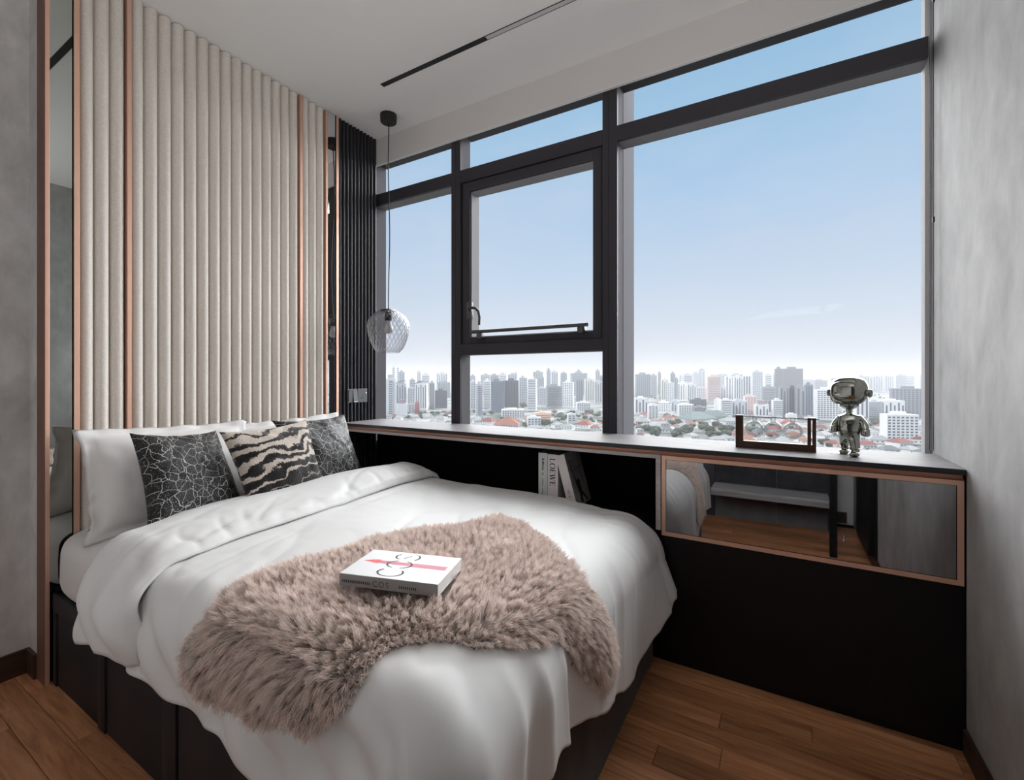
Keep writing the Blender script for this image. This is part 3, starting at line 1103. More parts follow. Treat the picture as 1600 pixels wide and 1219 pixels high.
_, tg = pillow('cushion', [(-1.915, 1.085, .615), (-1.965, 1.495, .615), (-2.10, 1.475, .985), (-2.06, 1.035, .968)], .085, .10, M['tiger'],
       'plush cream cushion with black tiger stripes between the two black cushions', 'cushion', 0, 44, seed=3.0)

# ------------------------------------------------------------------ sheepskin throw
PELT = [(-1.209, 0.463), (-1.205, 0.53), (-1.205, 0.582), (-1.217, 0.625), (-1.235, 0.691), (-1.22, 0.782), (-1.175, 0.874), (-1.141, 0.951), (-1.149, 1.046), (-1.089, 1.158), (-0.991, 1.246), (-0.942, 1.326), (-0.92, 1.439), (-0.818, 1.435), (-0.656, 1.316), (-0.544, 1.218), (-0.472, 1.189), (-0.401, 1.207), (-0.314, 1.246), (-0.228, 1.249), (-0.205, 1.179), (-0.273, 1.091), (-0.363, 1.018), (-0.431, 0.968), (-0.457, 0.902), (-0.495, 0.821), (-0.544, 0.761), (-0.615, 0.73), (-0.679, 0.67), (-0.679, 0.625), (-0.679, 0.593), (-0.694, 0.554), (-0.728, 0.523), (-0.769, 0.491), (-0.856, 0.474), (-0.968, 0.456), (-1.092, 0.439), (-1.179, 0.435)]
PC = (-.80, .86)
PA = np.array(PELT)


def inside(a, b):
    c = False
    n = len(PELT)
    for i in range(n):
        x1, y1 = PELT[i]; x2, y2 = PELT[i - 1]
        if (y1 > b) != (y2 > b) and a < (x2 - x1) * (b - y1) / (y2 - y1) + x1:
            c = not c
    return c


def edge_dist(a, b):
    """distance to the outline and the outward direction there"""
    P = PA; Q = np.roll(PA, -1, 0)
    d = Q - P
    t = np.clip(((a - P[:, 0]) * d[:, 0] + (b - P[:, 1]) * d[:, 1]) / (d ** 2).sum(1), 0, 1)
    c = P + d * t[:, None]
    r = np.hypot(c[:, 0] - a, c[:, 1] - b)
    i = int(r.argmin())
    o = c[i] - (a, b)
    return float(r[i]), o / (r[i] + 1e-6)


def surf(a, b):
    p = Vector(wr(duvet(a, b), a, b))
    u = Vector(duvet(a + .004, b)) - Vector(duvet(a, b))
    v = Vector(duvet(a, b + .004)) - Vector(duvet(a, b))
    return p, u.cross(v).normalized(), u.normalized(), v.normalized()


throw = thing('sheepskin_throw', 'taupe long-wool sheepskin throw draped over the middle and near edge of the bed', 'throw', (PC[0], PC[1], .66))
pm = MB()
st_ = .02
idx = {}
cells = []
for i in range(int((-1.26 + 2) / st_), int((-.18 + 2) / st_)):
    for j in range(int(.40 / st_), int(1.48 / st_)):
        if inside(-2 + (i + .5) * st_, (j + .5) * st_):
            cells.append((i, j))
for i, j in cells:
    for q in ((i, j), (i + 1, j), (i + 1, j + 1), (i, j + 1)):
        if q not in idx:
            a, b = -2 + q[0] * st_, q[1] * st_
            p, nn, _, _ = surf(a, b)
            idx[q] = len(pm.v)
            pm.v.append(tuple(p + nn * .012))
pm.f = [(idx[i, j], idx[i + 1, j], idx[i + 1, j + 1], idx[i, j + 1]) for i, j in cells]
hide = pm.build('hide', M['pelt'], throw, smooth=3.2)

BOOKC = (-.835, .864)
BANG = radians(16.5)
rg = random.Random(12)
NS, NP = 115000, 5
pos = []
rad = []
cnt = 0
org = Vector(throw.location)
# locks: clumps of wool that the strands bend to
locks = {}
LS = .0115


def lock(i, j):
    if (i, j) not in locks:
        r = random.Random(i * 7919 + j * 104729)
        locks[i, j] = (-2 + (i + r.random()) * LS, (j + r.random()) * LS, r.uniform(-1, 1), r.uniform(-1, 1), r.uniform(.75, 1.15))
    return locks[i, j]


while cnt < NS:
    a = rg.uniform(-1.245, -.195); b = rg.uniform(.43, 1.45)
    if not inside(a, b):
        continue
    dist, out = edge_dist(a, b)
    p, nn, tu, tv = surf(a, b)
    best = None
    i0, j0 = int((a + 2) / LS), int(b / LS)
    for di in (-1, 0, 1):
        for dj in (-1, 0, 1):
            L_ = lock(i0 + di, j0 + dj)
            dd = hypot(L_[0] - a, L_[1] - b)
            if best is None or dd < best[0]:
                best = (dd, L_)
    L_ = best[1]
    # lie of the wool: away from the spine of the skin, downhill over the edges, and outward at the rim
    fx, fy = a - PC[0], b - PC[1] + .04
    fl_ = hypot(fx, fy) + 1e-6
    rim = max(0, 1 - dist / .06)
    sway = mnoise.noise((a * 6, b * 6, 3)) * 1.1
    dx_ = .38 * fx / fl_ + .55 * rim * out[0] + .30 * L_[2] + .25 * sway
    dy_ = .38 * fy / fl_ + .55 * rim * out[1] + .30 * L_[3] - .25 * sway
    drape = max(0, (nn.z < .75) * 1.0)
    d0 = (nn * .9 + tu * dx_ * .5 + tv * dy_ * .5).normalized()
    d1 = (nn * (.30 + .25 * (1 - rim)) + tu * dx_ + tv * dy_ + Vector((0, 0, -.55 * drape))).normalized()
    ln = (.037 + .010 * mnoise.noise((a * 9, b * 9, 8))) * L_[4] * rg.uniform(.8, 1.1) * (.68 + .42 * min(1, dist / .06))
    bx = (a - BOOKC[0]) * cos(BANG) + (b - BOOKC[1]) * sin(BANG)
    by = -(a - BOOKC[0]) * sin(BANG) + (b - BOOKC[1]) * cos(BANG)
    if abs(bx) < .129 and abs(by) < .079:
        ln *= .35
    tip = p + nn * .012 + (d0 * .45 + d1 * .55) * ln
    # pull the tip to the lock's own tip
    lp = p + tu * (L_[0] - a) + tv * (L_[1] - b) + nn * .012 + (d0 * .45 + d1 * .55) * ln
    tip = tip.lerp(lp, .52)
    base = p + nn * .010
    mid = base + d0 * ln * .5
    cur = Vector((rg.uniform(-1, 1), rg.uniform(-1, 1), rg.uniform(-1, 1))) * .0050
    for k in range(NP):
        t = k / (NP - 1)
        q = base * (1 - t) ** 2 + mid * 2 * t * (1 - t) + tip * t * t + cur * sin(t * 5)
        pos.append(q - org)
        rad.append(.00070 * (1 - .75 * t))
    cnt += 1
hc = bpy.data.hair_curves.new('wool')
hc.add_curves([NP] * NS)
hc.attributes['position'].data.foreach_set('vector', np.array([tuple(q) for q in pos], dtype=np.float32).ravel())
ra = hc.attributes.get('radius') or hc.attributes.new('radius', 'FLOAT', 'POINT')
ra.data.foreach_set('value', np.array(rad, dtype=np.float32))
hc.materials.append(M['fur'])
wool = bpy.data.objects.new('wool', hc)
COL.objects.link(wool)
wool.parent = throw
wool['kind'] = 'stuff'


# ------------------------------------------------------------------ lettering drawn as flat printed shapes
class Glyph:
    """flat strokes in a local frame: o + x*ex + y*ey, lifted off the page by a hair"""

    def __init__(self, o, ex, ey, lift=.0004):
        self.o, self.ex, self.ey = Vector(o), Vector(ex), Vector(ey)
        self.n = self.ex.cross(self.ey).normalized() * lift
        self.mb = MB()

    def P(self, x, y):
        return tuple(self.o + self.ex * x + self.ey * y + self.n)

    def poly(self, pts):
        self.mb.add([self.P(*p) for p in pts], [tuple(range(len(pts)))])
        return self

    def stroke(self, pts, w):
        n = len(pts)
        L, R_ = [], []
        for i, p in enumerate(pts):
            a = pts[max(0, i - 1)]; b = pts[min(n - 1, i + 1)]
            tx, ty = b[0] - a[0], b[1] - a[1]
            m_ = hypot(tx, ty) + 1e-9
            ww = (w(i / (n - 1), tx / m_, ty / m_) if callable(w) else w) / 2
            L.append((p[0] - ty / m_ * ww, p[1] + tx / m_ * ww)); R_.append((p[0] + ty / m_ * ww, p[1] - tx / m_ * ww))
        self.mb.add([self.P(*p) for p in L + R_], [(n + i, n + i + 1, i + 1, i) for i in range(n - 1)])
        return self

    def rect(self, x0, y0, x1, y1):
        return self.poly([(x0, y0), (x1, y0), (x1, y1), (x0, y1)])


def arc(cx_, cy_, rx, ry, a0, a1, n=28):
    return [(cx_ + rx * cos(radians(a0 + (a1 - a0) * i / n)), cy_ + ry * sin(radians(a0 + (a1 - a0) * i / n))) for i in range(n + 1)]


def roman(g, ch, x, h, s=1.0):
    """roman capitals with thick stems, thin bars and serifs; returns the advance"""
    T, t = .17 * h, .055 * h
    if ch in 'LE':
        w = .62 * h
        g.rect(x + .06 * h, 0, x + .06 * h + T, h)
        g.rect(x, 0, x + w, t)
        g.poly([(x + w - .02 * h, 0), (x + w + .03 * h, .24 * h), (x + w - .03 * h, .24 * h), (x + w - .14 * h, t)])
        if ch == 'L':
            g.rect(x, h - t, x + .30 * h, h)
        else:
            g.rect(x, h - t, x + w - .03 * h, h)
            g.poly([(x + w - .12 * h, h - t), (x + w - .05 * h, h - .22 * h), (x + w - .01 * h, h - .22 * h), (x + w - .03 * h, h)])
            g.rect(x + .06 * h, .5 * h - t / 2, x + w - .18 * h, .5 * h + t / 2)
            g.rect(x + w - .22 * h, .38 * h, x + w - .16 * h, .62 * h)
        return w + .17 * h
    if ch == 'O':
        w = .92 * h
        g.stroke(arc(x + w / 2, h / 2, w / 2 - .07 * h, h / 2 - .02 * h, 0, 360, 40), lambda q, tx, ty: t + (T - t) * abs(ty) ** 1.5)
        return w + .10 * h
    if ch == 'W':
        w = 1.16 * h
        for (x0, y0), (x1, y1), wd in (((.08, 1), (.34, 0), T), ((.34, 0), (.58, 1), t), ((.52, 1), (.80, 0), T), ((.80, 0), (1.06, 1), t)):
            g.stroke([(x + x0 * h, y0 * h), (x + x1 * h, y1 * h)], wd)
        for c in (.08, .54, 1.06):
            g.rect(x + (c - .12) * h, h - t, x + (c + .12) * h, h)
        return w + .10 * h


def cos_word(g, x, y, wd, h, gap, wgt):
    """C O S in a high-contrast face whose hairlines fade out"""
    f = lambda q, tx, ty: wgt * (.34 + .66 * abs(tx) ** 1.5)
    rx_, ry_ = wd / 2, h / 2
    g.stroke(arc(x + rx_, y, rx_, ry_, 48, 312, 44), f)
    g.stroke(arc(x + gap + rx_, y, rx_, ry_, 20, 160, 30), f)
    g.stroke(arc(x + gap + rx_, y, rx_, ry_, 200, 340, 30), f)
    x2 = x + 2 * gap
    g.stroke(arc(x2 + rx_, y + ry_ * .52, rx_ * .72, ry_ * .48, 30, 190, 26), f)
    g.stroke([(x2 + rx_ * .45, y + ry_ * .22), (x2 + rx_, y), (x2 + rx_ * 1.5, y - ry_ * .22)], wgt * .42)
    g.stroke(arc(x2 + rx_, y - ry_ * .52, rx_ * .78, ry_ * .48, 10, -150, 26), f)


# book on the throw
ca, sa_ = cos(BANG), sin(BANG)
bkx, bky = Vector((ca, sa_, 0)), Vector((-sa_, ca, 0))


def slab(o, ex, ey, ez, x0, x1, y0, y1, z0, z1, mb=None):
    mb = mb or MB()
    o = Vector(o)
    vs = [tuple(o + ex * x + ey * y + ez * z) for z in (z0, z1) for y in (y0, y1) for x in (x0, x1)]
    return mb.add(vs, [(0, 2, 3, 1), (4, 5, 7, 6), (0, 1, 5, 4), (2, 6, 7, 3), (0, 4, 6, 2), (1, 3, 7, 5)])


ZV = Vector((0, 0, 1))
bo_ = Vector((-.833, .862, .6900))
bL, bW, bT = .130, .079, .0285
cosb = thing('book', 'white paperback with a red pencil on its cover, lying on the sheepskin', 'book', tuple(bo_))
c = slab(bo_, bkx, bky, ZV, -bL, bL, -bW, bW, bT - .0010, bT)
slab(bo_, bkx, bky, ZV, -bL, bL, -bW, bW, 0, .0010, c)
cov = c.build('cover', M['cover_white'], cosb)
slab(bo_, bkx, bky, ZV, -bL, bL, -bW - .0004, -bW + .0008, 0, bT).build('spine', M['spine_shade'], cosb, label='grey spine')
slab(bo_, bkx, bky, ZV, -bL + .001, bL - .001, -bW + .0008, bW - .001, .001, bT - .001).build('pages', M['paper'], cosb)
top = bo_ + ZV * bT
g = Glyph(top, bkx, bky)
# the title runs from the spine edge to the fore edge
h = .037
g2 = Glyph(top + bkx * (-.033) + bky * (-.077), bky, -bkx)
cos_word(g2, .010, -.022, .043, .066, .048, .0056)
g2.mb.build('lettering', M['ink'], cov)
gp = Glyph(top, bkx, bky, .0002)
gp.poly([(-.116, .006), (-.072, -.004), (-.072, .020), (-.094, .016)])
gp.mb.build('pencil_tip', M['ink_red'], cov, label='red pencil tip')
gp = Glyph(top, bkx, bky, .0002)
gp.rect(-.072, -.001, .024, .016).rect(.024, -.004, .116, .018)
gp.mb.build('pencil_shaft', M['ink_pink'], cov, label='pink pencil shaft')
gs = Glyph(bo_ + bky * (-bW - .0005) + bkx * (-.044) + ZV * .004, bkx, ZV, .0003)
for k, ch in enumerate('COS'):
    h_ = .0125
    if ch in 'CO':
        gs.stroke(arc(.012 + k * .016, .0085, .0062, h_ / 2, 45 if ch == 'C' else 0, 315 if ch == 'C' else 360, 20), .0016)
    else:
        gs.stroke(arc(.044, .0117, .0036, .0031, 30, 270, 12) + arc(.044, .0055, .0040, .0031, 90, -150, 12), .0016)
gs.mb.build('lettering', M['ink'], cosb, label='small black spine lettering')
for x0_, n_ in ((-.078, 15), (.075, 9)):
    gt = Glyph(bo_ + bky * (-bW - .0005) + bkx * (-.044) + ZV * .004, bkx, ZV, .0003)
    for k in range(n_):
        gt.rect(x0_ + k * .0052, .004, x0_ + .0028 + k * .0052, .0105)
    gt.mb.build('small_print', M['ink'], cosb)['kind'] = 'stuff'

# three books on the open shelf
SH = .560
XV, YV = Vector((1, 0, 0)), Vector((0, 1, 0))


def shelf_book(o, ex, ez, w, h, d, mc, label, cover=None):
    """spine towards the room; o = lower left front corner of the spine"""
    o = Vector(o)
    ey = YV
    t_ = thing('book', label, 'book', tuple(o), 'books on the open shelf')
    m_ = MB()
    slab(o, ex, ey, ez, 0, .0025, 0, d, 0, h, m_)
    slab(o, ex, ey, ez, w - .0025, w, 0, d, 0, h, m_)
    m_.build('cover', cover or mc, t_)
    slab(o, ex, ey, ez, 0, w, -.0015, .001, 0, h).build('spine', mc, t_)
    slab(o, ex, ey, ez, .0025, w - .0025, .001, d - .004, .003, h - .004).build('pages', M['paper'], t_)
    return t_


yb_ = 2.055
b1 = shelf_book((-1.056, yb_, SH), XV, ZV, .049, .2600, .17, M['spine_grey'], 'upright grey-green book, first of the three on the open shelf')
g = Glyph((-1.056 + .021, yb_ - .0016, SH + .2600 - .028), -ZV, XV, .0003)
g.rect(0, -.001, .006, .012)
for k in range(7):
    g.rect(.010 + k * .0072, -.001, .0148 + k * .0072, .0075 + .003 * (k in (1, 2)))
g.mb.build('lettering', M['ink'], b1)
g = Glyph((-1.056 + .0205, yb_ - .0016, SH + .2600 - .100), -ZV, XV, .0003)
for k in range(17):
    if k in (2, 3, 9):
        continue
    g.rect(k * .0075, 0, .0045 + k * .0075, .0055 + .0025 * (k % 3 == 0))
g.mb.build('lettering', M['ink_soft'], b1)
b2 = shelf_book((-1.0045, yb_, SH), XV, ZV, .0555, .2570, .18, M['spine_pink'], 'upright pale mauve book with large black capitals down its spine')
hh = .0300
g = Glyph((-1.0045 + .0115, yb_ - .0016, SH + .2570 - .0205), -ZV, XV, .0003)
xx = 0
for ch in 'LOEWE':
    xx += roman(g, ch, xx, hh)
g.mb.build('lettering', M['ink'], b2)
lean = radians(15.5)
ex3, ez3 = Vector((cos(lean), 0, sin(lean))), Vector((-sin(lean), 0, cos(lean)))
b3 = shelf_book((-.8875, yb_ - .006, SH + .0005), ex3, ez3, .046, .262, .185, M['spine_cream'],
                'cream book leaning against the other two on the open shelf', M['photo_cover'])
o3 = Vector((-.8875, yb_ - .006, SH)) + ex3 * .016 + Vector((0, -.0016, 0))
g = Glyph(o3 + ez3 * .087, ex3, ez3, .0003)
for k, (w_, x_) in enumerate(((.006, .004), (.012, .001), (.006, .004), (.016, -.001))):
    g.rect(x_, -k * .0105, x_ + w_, -k * .0105 + .0028)
g.mb.build('lettering', M['ink_soft'], b3)
# photo of a dark figure with a staff, printed on the front cover
g = Glyph(Vector((-.8875, yb_ - .006, SH)) + ex3 * .0461, YV, ez3, .0003)
g.stroke([(.030, .225), (.045, .17), (.060, .10), (.075, .05), (.085, .01)], lambda q, a, b: .006 + .012 * q)
g.poly([(.062, .118), (.078, .130), (.090, .122), (.104, .115), (.098, .098), (.108, .060), (.150, .012), (.135, .008), (.098, .045), (.080, .008), (.062, .010), (.070, .070)])
g.stroke([(.050, .165), (.10, .178), (.16, .185)], .003)
g.mb.build('printed_figure', M['ink'], b3)

# ------------------------------------------------------------------ wooden rack with three glass globes
rk = thing('glass_globe_rack', 'dark walnut U-shaped rack holding three clear glass globes on the worktop', 'vase rack', (-.02, 2.15, .906))
r0 = Vector((-.1635, 2.150, .906))
rx = Vector((.2835, -.004, 0)).normalized()
ry = Vector((-rx.y, rx.x, 0))
Lr = .2835
slab(r0, rx, ry, ZV, 0, Lr, -.015, .015, 0, .029).build('base_bar', M['walnut'], rk)
slab(r0, rx, ry, ZV, 0, .0285, -.015, .015, .029, .136).build('post', M['walnut'], rk)
slab(r0, rx, ry, ZV, Lr - .0285, Lr - .0165, -.015, .015, .029, .135).build('post', M['walnut'], rk)
slab(r0, rx, ry, ZV, Lr - .0120, Lr, -.015, .015, .029, .135).build('post', M['walnut'], rk)
slab(r0, rx, ry, ZV, Lr - .0165, Lr - .0120, -.013, .013, .127, .134).build('post_spacer', M['walnut'], rk)
MB().tube([tuple(r0 + rx * (-.012) + ZV * .1302), tuple(r0 + rx * (Lr + .011) + ZV * .1290)], .0018, 8).build('rod', M['rod'], rk)
gl0 = None
for k, xg in enumerate((.0705, .1375, .2055)):
    cg = r0 + rx * xg + ZV * .0800
    pr = [(.0105, .0545), (.0125, .0535), (.0125, .050), (.0105, .048), (.0105, .0375), (.0145, .0335)]
    R0 = .0365
    pr += [(R0 * cos(radians(q)), R0 * sin(radians(q))) for q in range(62, -90, -8)] + [(.0003, -R0)]
    if gl0 is None:
        gl0 = MB().lathe(pr, tuple(cg), 36, caps=False).build('globe', M['globe'], rk, smooth=1.4)
        first = cg.copy()
    else:
        copy_part(gl0, rk, Vector(gl0.location) + (cg - first))

# ------------------------------------------------------------------ chrome astronaut figurine
fg = thing('astronaut_figurine', 'mirror-polished gunmetal astronaut figurine walking on the worktop', 'figurine', (.222, 2.145, .906))
FO = Vector((.224, 2.14, .906))
fyaw = radians(-14)      # faces the room, a little to the left of the lens
FM = Matrix.Translation(FO) @ Matrix.Rotation(fyaw, 4, 'Z')


HM = FM @ Matrix.Translation((0, 0, .010)) @ Matrix.Rotation(radians(-12), 4, 'Z')


def fp(x, y, z):
    return tuple((HM if z > .1725 else FM) @ Vector((x, y, z)))


def skin_body(name, joints, bones, parent, m, sub=2):
    me = bpy.data.meshes.new(name)
    keys = list(joints)
    vs = [Vector(fp(*joints[k][0])) - origin(parent) for k in keys]
    me.from_pydata([tuple(v) for v in vs], [(keys.index(a), keys.index(b)) for a, b in bones], [])
    o = bpy.data.objects.new(name, me)
    COL.objects.link(o)
    o.parent = parent
    sk = o.modifiers.new('skin', 'SKIN')
    sk.use_smooth_shade = True
    for k, sv in zip(keys, me.skin_vertices[0].data):
        r = joints[k][1]
        sv.radius = r if isinstance(r, tuple) else (r, r)
        sv.use_root = (k == keys[0])
    sb = o.modifiers.new('sub', 'SUBSURF')
    sb.levels = sub
    sb.render_levels = sub
    me.materials.append(m)
    return o


# local frame: x to the viewer's right, -y towards the room
J = {'hip': ((0, 0, .083), (.031, .026)), 'belly': ((0, 0, .108), (.036, .031)), 'chest': ((0, 0, .134), (.031, .026)), 'neck': ((0, 0, .154), .0125), 'throat': ((0, 0, .168), .010),
     'shL': ((-.028, -.002, .141), .0125), 'elL': ((-.044, .004, .118), .0120), 'wrL': ((-.047, -.004, .094), .0130), 'haL': ((-.045, -.009, .080), .0125),
     'shR': ((.030, 0, .141), .0135), 'elR': ((.048, -.003, .116), .0150), 'wrR': ((.052, -.014, .090), .0160), 'haR': ((.050, -.020, .074), .0150),
     'thL': ((-.016, .006, .066), .019), 'knL': ((-.019, .018, .043), .0165), 'anL': ((-.016, .030, .016), .0140), 'toL': ((-.020, .012, .0095), .0115),
     'thR': ((.016, -.006, .064), .0185), 'knR': ((.021, -.018, .040), .0180), 'anR': ((.022, -.026, .015), .0155), 'toR': ((.020, -.046, .0105), .0120)}
B = [('hip', 'belly'), ('belly', 'chest'), ('chest', 'neck'), ('neck', 'throat'), ('chest', 'shL'), ('shL', 'elL'), ('elL', 'wrL'), ('wrL', 'haL'), ('chest', 'shR'), ('shR', 'elR'), ('elR', 'wrR'), ('wrR', 'haR'),
     ('hip', 'thL'), ('thL', 'knL'), ('knL', 'anL'), ('anL', 'toL'), ('hip', 'thR'), ('thR', 'knR'), ('knR', 'anR'), ('anR', 'toR')]
skin_body('body', J, B, fg, M['chrome'])


def superell(c, rx_, ry_, rz, ex, ez, nu=40, nv=24, front=None):
    mb = MB()

    def fn(u, v):
        a = 2 * pi * u; t = -pi / 2 + pi * v
        ct, st2 = cos(t), sin(t)
        sg = lambda q, e: math.copysign(abs(q) ** e, q)
        x = rx_ * sg(ct, ez) * sg(cos(a), ex); y = ry_ * sg(ct, ez) * sg(sin(a), ex); z = rz * sg(st2, ez)
        k = 1 - .16 * max(0, -z / rz) ** 2
        return fp(c[0] + x * k, c[1] + y * k, c[2] + z)
    return mb.grid(fn, nu, nv)


hel = superell((0, 0, .233), .0590, .050, .0560, .80, .74).build('helmet', M['chrome'], fg, smooth=3.2)
superell((0, -.012, .230), .0525, .0445, .0440, .66, .66).build('visor', M['chrome'], hel, smooth=3.2)
# rim round the visor
rim_pts = [fp(.0555 * math.copysign(abs(cos(q)) ** .62, cos(q)), -.0265 + .010 * abs(cos(q)) ** 2,   .231 + .0480 * math.copysign(abs(sin(q)) ** .62, sin(q))) for q in [2 * pi * k / 64 for k in range(65)]]
MB().tube(rim_pts, .0022, 8, False).build('visor_rim', M['chrome_dark'], hel, smooth=3.2)
for s in (-1, 1):
    mb = MB()
    pr = [(.0005, 0), (.0165, 0), (.0165, .007), (.0125, .009), (.0125, .014), (.0150, .015), (.0150, .020), (.0130, .0225), (.0005, .0225)]
    n = 24
    vs = [fp(s * (.048 + h_), 0 + r_ * cos(2 * pi * k / n), .226 + r_ * sin(2 * pi * k / n)) for r_, h_ in pr for k in range(n)]
    mb.add(vs, [(i * n + k, i * n + (k + 1) % n, (i + 1) * n + (k + 1) % n, (i + 1) * n + k) for i in range(len(pr) - 1) for k in range(n)])
    mb.build('ear_cap', M['chrome_dark'], hel, smooth=.7)
mb = MB().lathe([(.0095, .160), (.0105, .1724), (.030, .1750), (.034, .1780), (.033, .1815), (.01, .185)], (0, 0, 0), 28)
mb.v = [fp(*v) for v in mb.v]
mb.build('collar', M['chrome'], fg, smooth=.8)
for nm, jt, r_ in (('arm_ring', (.050, -.008, .103), .0165), ('boot_ring', (.0215, -.022, .028), .0175), ('boot_ring', (-.0175, .024, .028), .0158), ('arm_ring', (-.0455, .000, .106), .0135), ('waist_ring', (0, 0, .090), .036)):
    mb = MB().lathe([(r_ - .002, -.0025), (r_ + .0005, -.001), (r_ + .0005, .001), (r_ - .002, .0025)], jt, 24, caps=False)
    mb.v = [fp(*v) for v in mb.v]
    mb.build(nm, M['chrome_dark'], fg, smooth=.9)
for x_, y_, l_ in ((-.018, .018, .021), (.021, -.036, .023)):
    mb = superell((x_, y_, .0098), .0165, l_, .0098, .8, .7, 24, 12)
    mb.build('boot', M['chrome'], fg, smooth=3.2)
mb = MB().lathe([(.0005, 0), (.043, 0), (.044, .0012), (.043, .0022), (.0005, .0022)], (-.030, .032, .0), 40)
mb.v = [fp(*v) for v in mb.v]
mb.build('base_disc', M['chrome'], fg, smooth=.8)

# ------------------------------------------------------------------ pendant lamp
PX, PY = -2.167, 2.112
pl = thing('pendant_lamp', 'smoked diamond-pattern glass pendant lamp hanging on a black cord before the window corner', 'pendant lamp', (PX, PY, 1.355))
MB().lathe([(.052, 0), (.0525, -.02), (.050, -.046), (.046, -.0495), (.006, -.050)], (PX, PY, ZC - .0005), 40).build('canopy', M['canopy'], pl, smooth=.7)
cp = []
for k in range(25):
    t_ = k / 24
    z = 2.836 + (1.642 - 2.836) * t_
    cp.append((PX + .002 + .016 * sin(t_ * pi) * sin(t_ * 5.2 + .9) * -1, PY + .006 * sin(t_ * 6), z))
MB().tube(cp, .0034, 8).build('cord', M['canopy'], pl, smooth=1)
MB().lathe([(.004, .284), (.006, .279), (.034, .276), (.050, .270), (.052, .264), (.048, .262), (.010, .264)], (PX, PY, 1.362), 40).build('cap', M['canopy'], pl, smooth=.7)
MB().lathe([(.010, .262), (.022, .258), (.023, .205), (.019, .203)], (PX, PY, 1.362), 24).build('socket', M['canopy'], pl, smooth=.7)
MB().lathe([(.016, .205), (.0175, .190), (.021, .175), (.027, .160), (.029, .148), (.027, .134), (.019, .124), (.008, .120), (.0005, .1195)], (PX, PY, 1.362), 28).build('bulb', M['bulb'], pl, smooth=1.5)
prof = [(.046, .272), (.062, .262), (.088, .245), (.112, .222), (.127, .195), (.132, .168), (.130, .140), (.124, .110), (.114, .078), (.102, .046), (.092, .026), (.078, .010), (.070, .002), (.066, -.004)]
PV = [Vector((0, r_, h_)) for r_, h_ in prof]


def prof_at(t):
    q = t * (len(PV) - 1); i = min(int(q), len(PV) - 2); f_ = q - i
    p0, p1, p2, p3 = PV[max(0, i - 1)], PV[i], PV[i + 1], PV[min(len(PV) - 1, i + 2)]
    return .5 * ((2 * p1) + (p2 - p0) * f_ + (2 * p0 - 5 * p1 + 4 * p2 - p3) * f_ ** 2 + (3 * p1 - p0 - 3 * p2 + p3) * f_ ** 3)


def shade_fn(u, v):
    p = prof_at(v)
    a = 2 * pi * u
    k = 26
    s1 = abs(sin(.5 * k * a + v * 21)); s2 = abs(sin(.5 * k * a - v * 21))
    d = -.0034 * (1 - min(s1, s2)) ** 2.2 * sstep(.02, .12, v) * sstep(1.0, .93, v) + .0012
    r_ = p.y + d
    return (PX + r_ * cos(a), PY + r_ * sin(a), 1.362 + p.z)


MB().grid(shade_fn, 312, 90, True).build('shade', M['shade'], pl, smooth=3.2)

# ------------------------------------------------------------------ ceiling track
tk_ = thing('ceiling_track', 'slim black recessed lighting track crossing the white ceiling', 'track light', (-.9, 1.8785, ZC - .003))
MB().box(-1.978, -1.256, 1.8645, 1.8925, ZC - .0030, ZC + .01).build('track_channel', M['track'], tk_)
for a in (1.8645, 1.8903):
    MB().box(-1.256, .20, a, a + .0022, ZC - .0030, ZC + .01).build('track_edge', M['track'], tk_)
MB().box(-1.256, .20, 1.8667, 1.8903, ZC - .0022, ZC + .01).build('diffuser', M['diffuser'], tk_, label='white light diffuser')
MB().box(.20, .50, 1.8645, 1.8925, ZC - .0030, ZC + .01).build('track_channel', M['track'], tk_)
t2 = thing('ceiling_track', 'second black ceiling track, seen only as a dark diagonal in the tall clear mirror', 'track light', (-1.0, .845, ZC - .003))
MB().box(-2.25, .1, .829, .859, ZC - .0030, ZC + .01).build('track_channel', M['track'], t2)

# ------------------------------------------------------------------ blind chain
bc = thing('blind_chain', 'black beaded blind chain hanging at the right end of the window', 'blind chain', (.498, 2.315, .93))
mb = MB()
for s in (0, .0105):
    z = 2.72
    k = 0
    while z > .925:
        xx, yy = .4890 + s, 2.300 + .002 * sin(z * 3)
        r_ = .0026
        mb.add([(xx, yy, z + r_), (xx + r_, yy, z), (xx, yy + r_, z), (xx - r_, yy, z), (xx, yy - r_, z), (xx, yy, z - r_)],
               [(0, 1, 2), (0, 2, 3), (0, 3, 4), (0, 4, 1), (5, 2, 1), (5, 3, 2), (5, 4, 3), (5, 1, 4)])
        z -= .0068
        k += 1
o = mb.build('beads', M['chain'], bc)
o['kind'] = 'stuff'
MB().tube([(.4890, 2.300, 2.72), (.4890, 2.300, .925), (.492, 2.300, .917), (.497, 2.300, .917), (.4995, 2.300, .925), (.4995, 2.300, 2.72)], .0009, 5).build('cord', M['chain'], bc)
MB().box(.4965, .5035, 2.297, 2.303, 2.625, 2.655, .001).build('connector', M['chain'], bc)
MB().box(.4965, .5035, 2.297, 2.303, 1.79, 1.81, .001).build('connector', M['chain'], bc)

# ------------------------------------------------------------------ the city far below the window
GZ = -76.0
F2 = (-sin(YAW), cos(YAW))
R2 = (cos(YAW), sin(YAW))


def place(px, py):
    """a point of the ground plane projected from image pixel coordinates, with its scale in metres per pixel"""
    D = 711.0 * (1.2 - GZ) / (py - 590.0)
    xo = (px - 800) / 711.0 * D
    return F2[0] * D + R2[0] * xo, F2[1] * D + R2[1] * xo, D / 711.0, D


FOOT = []


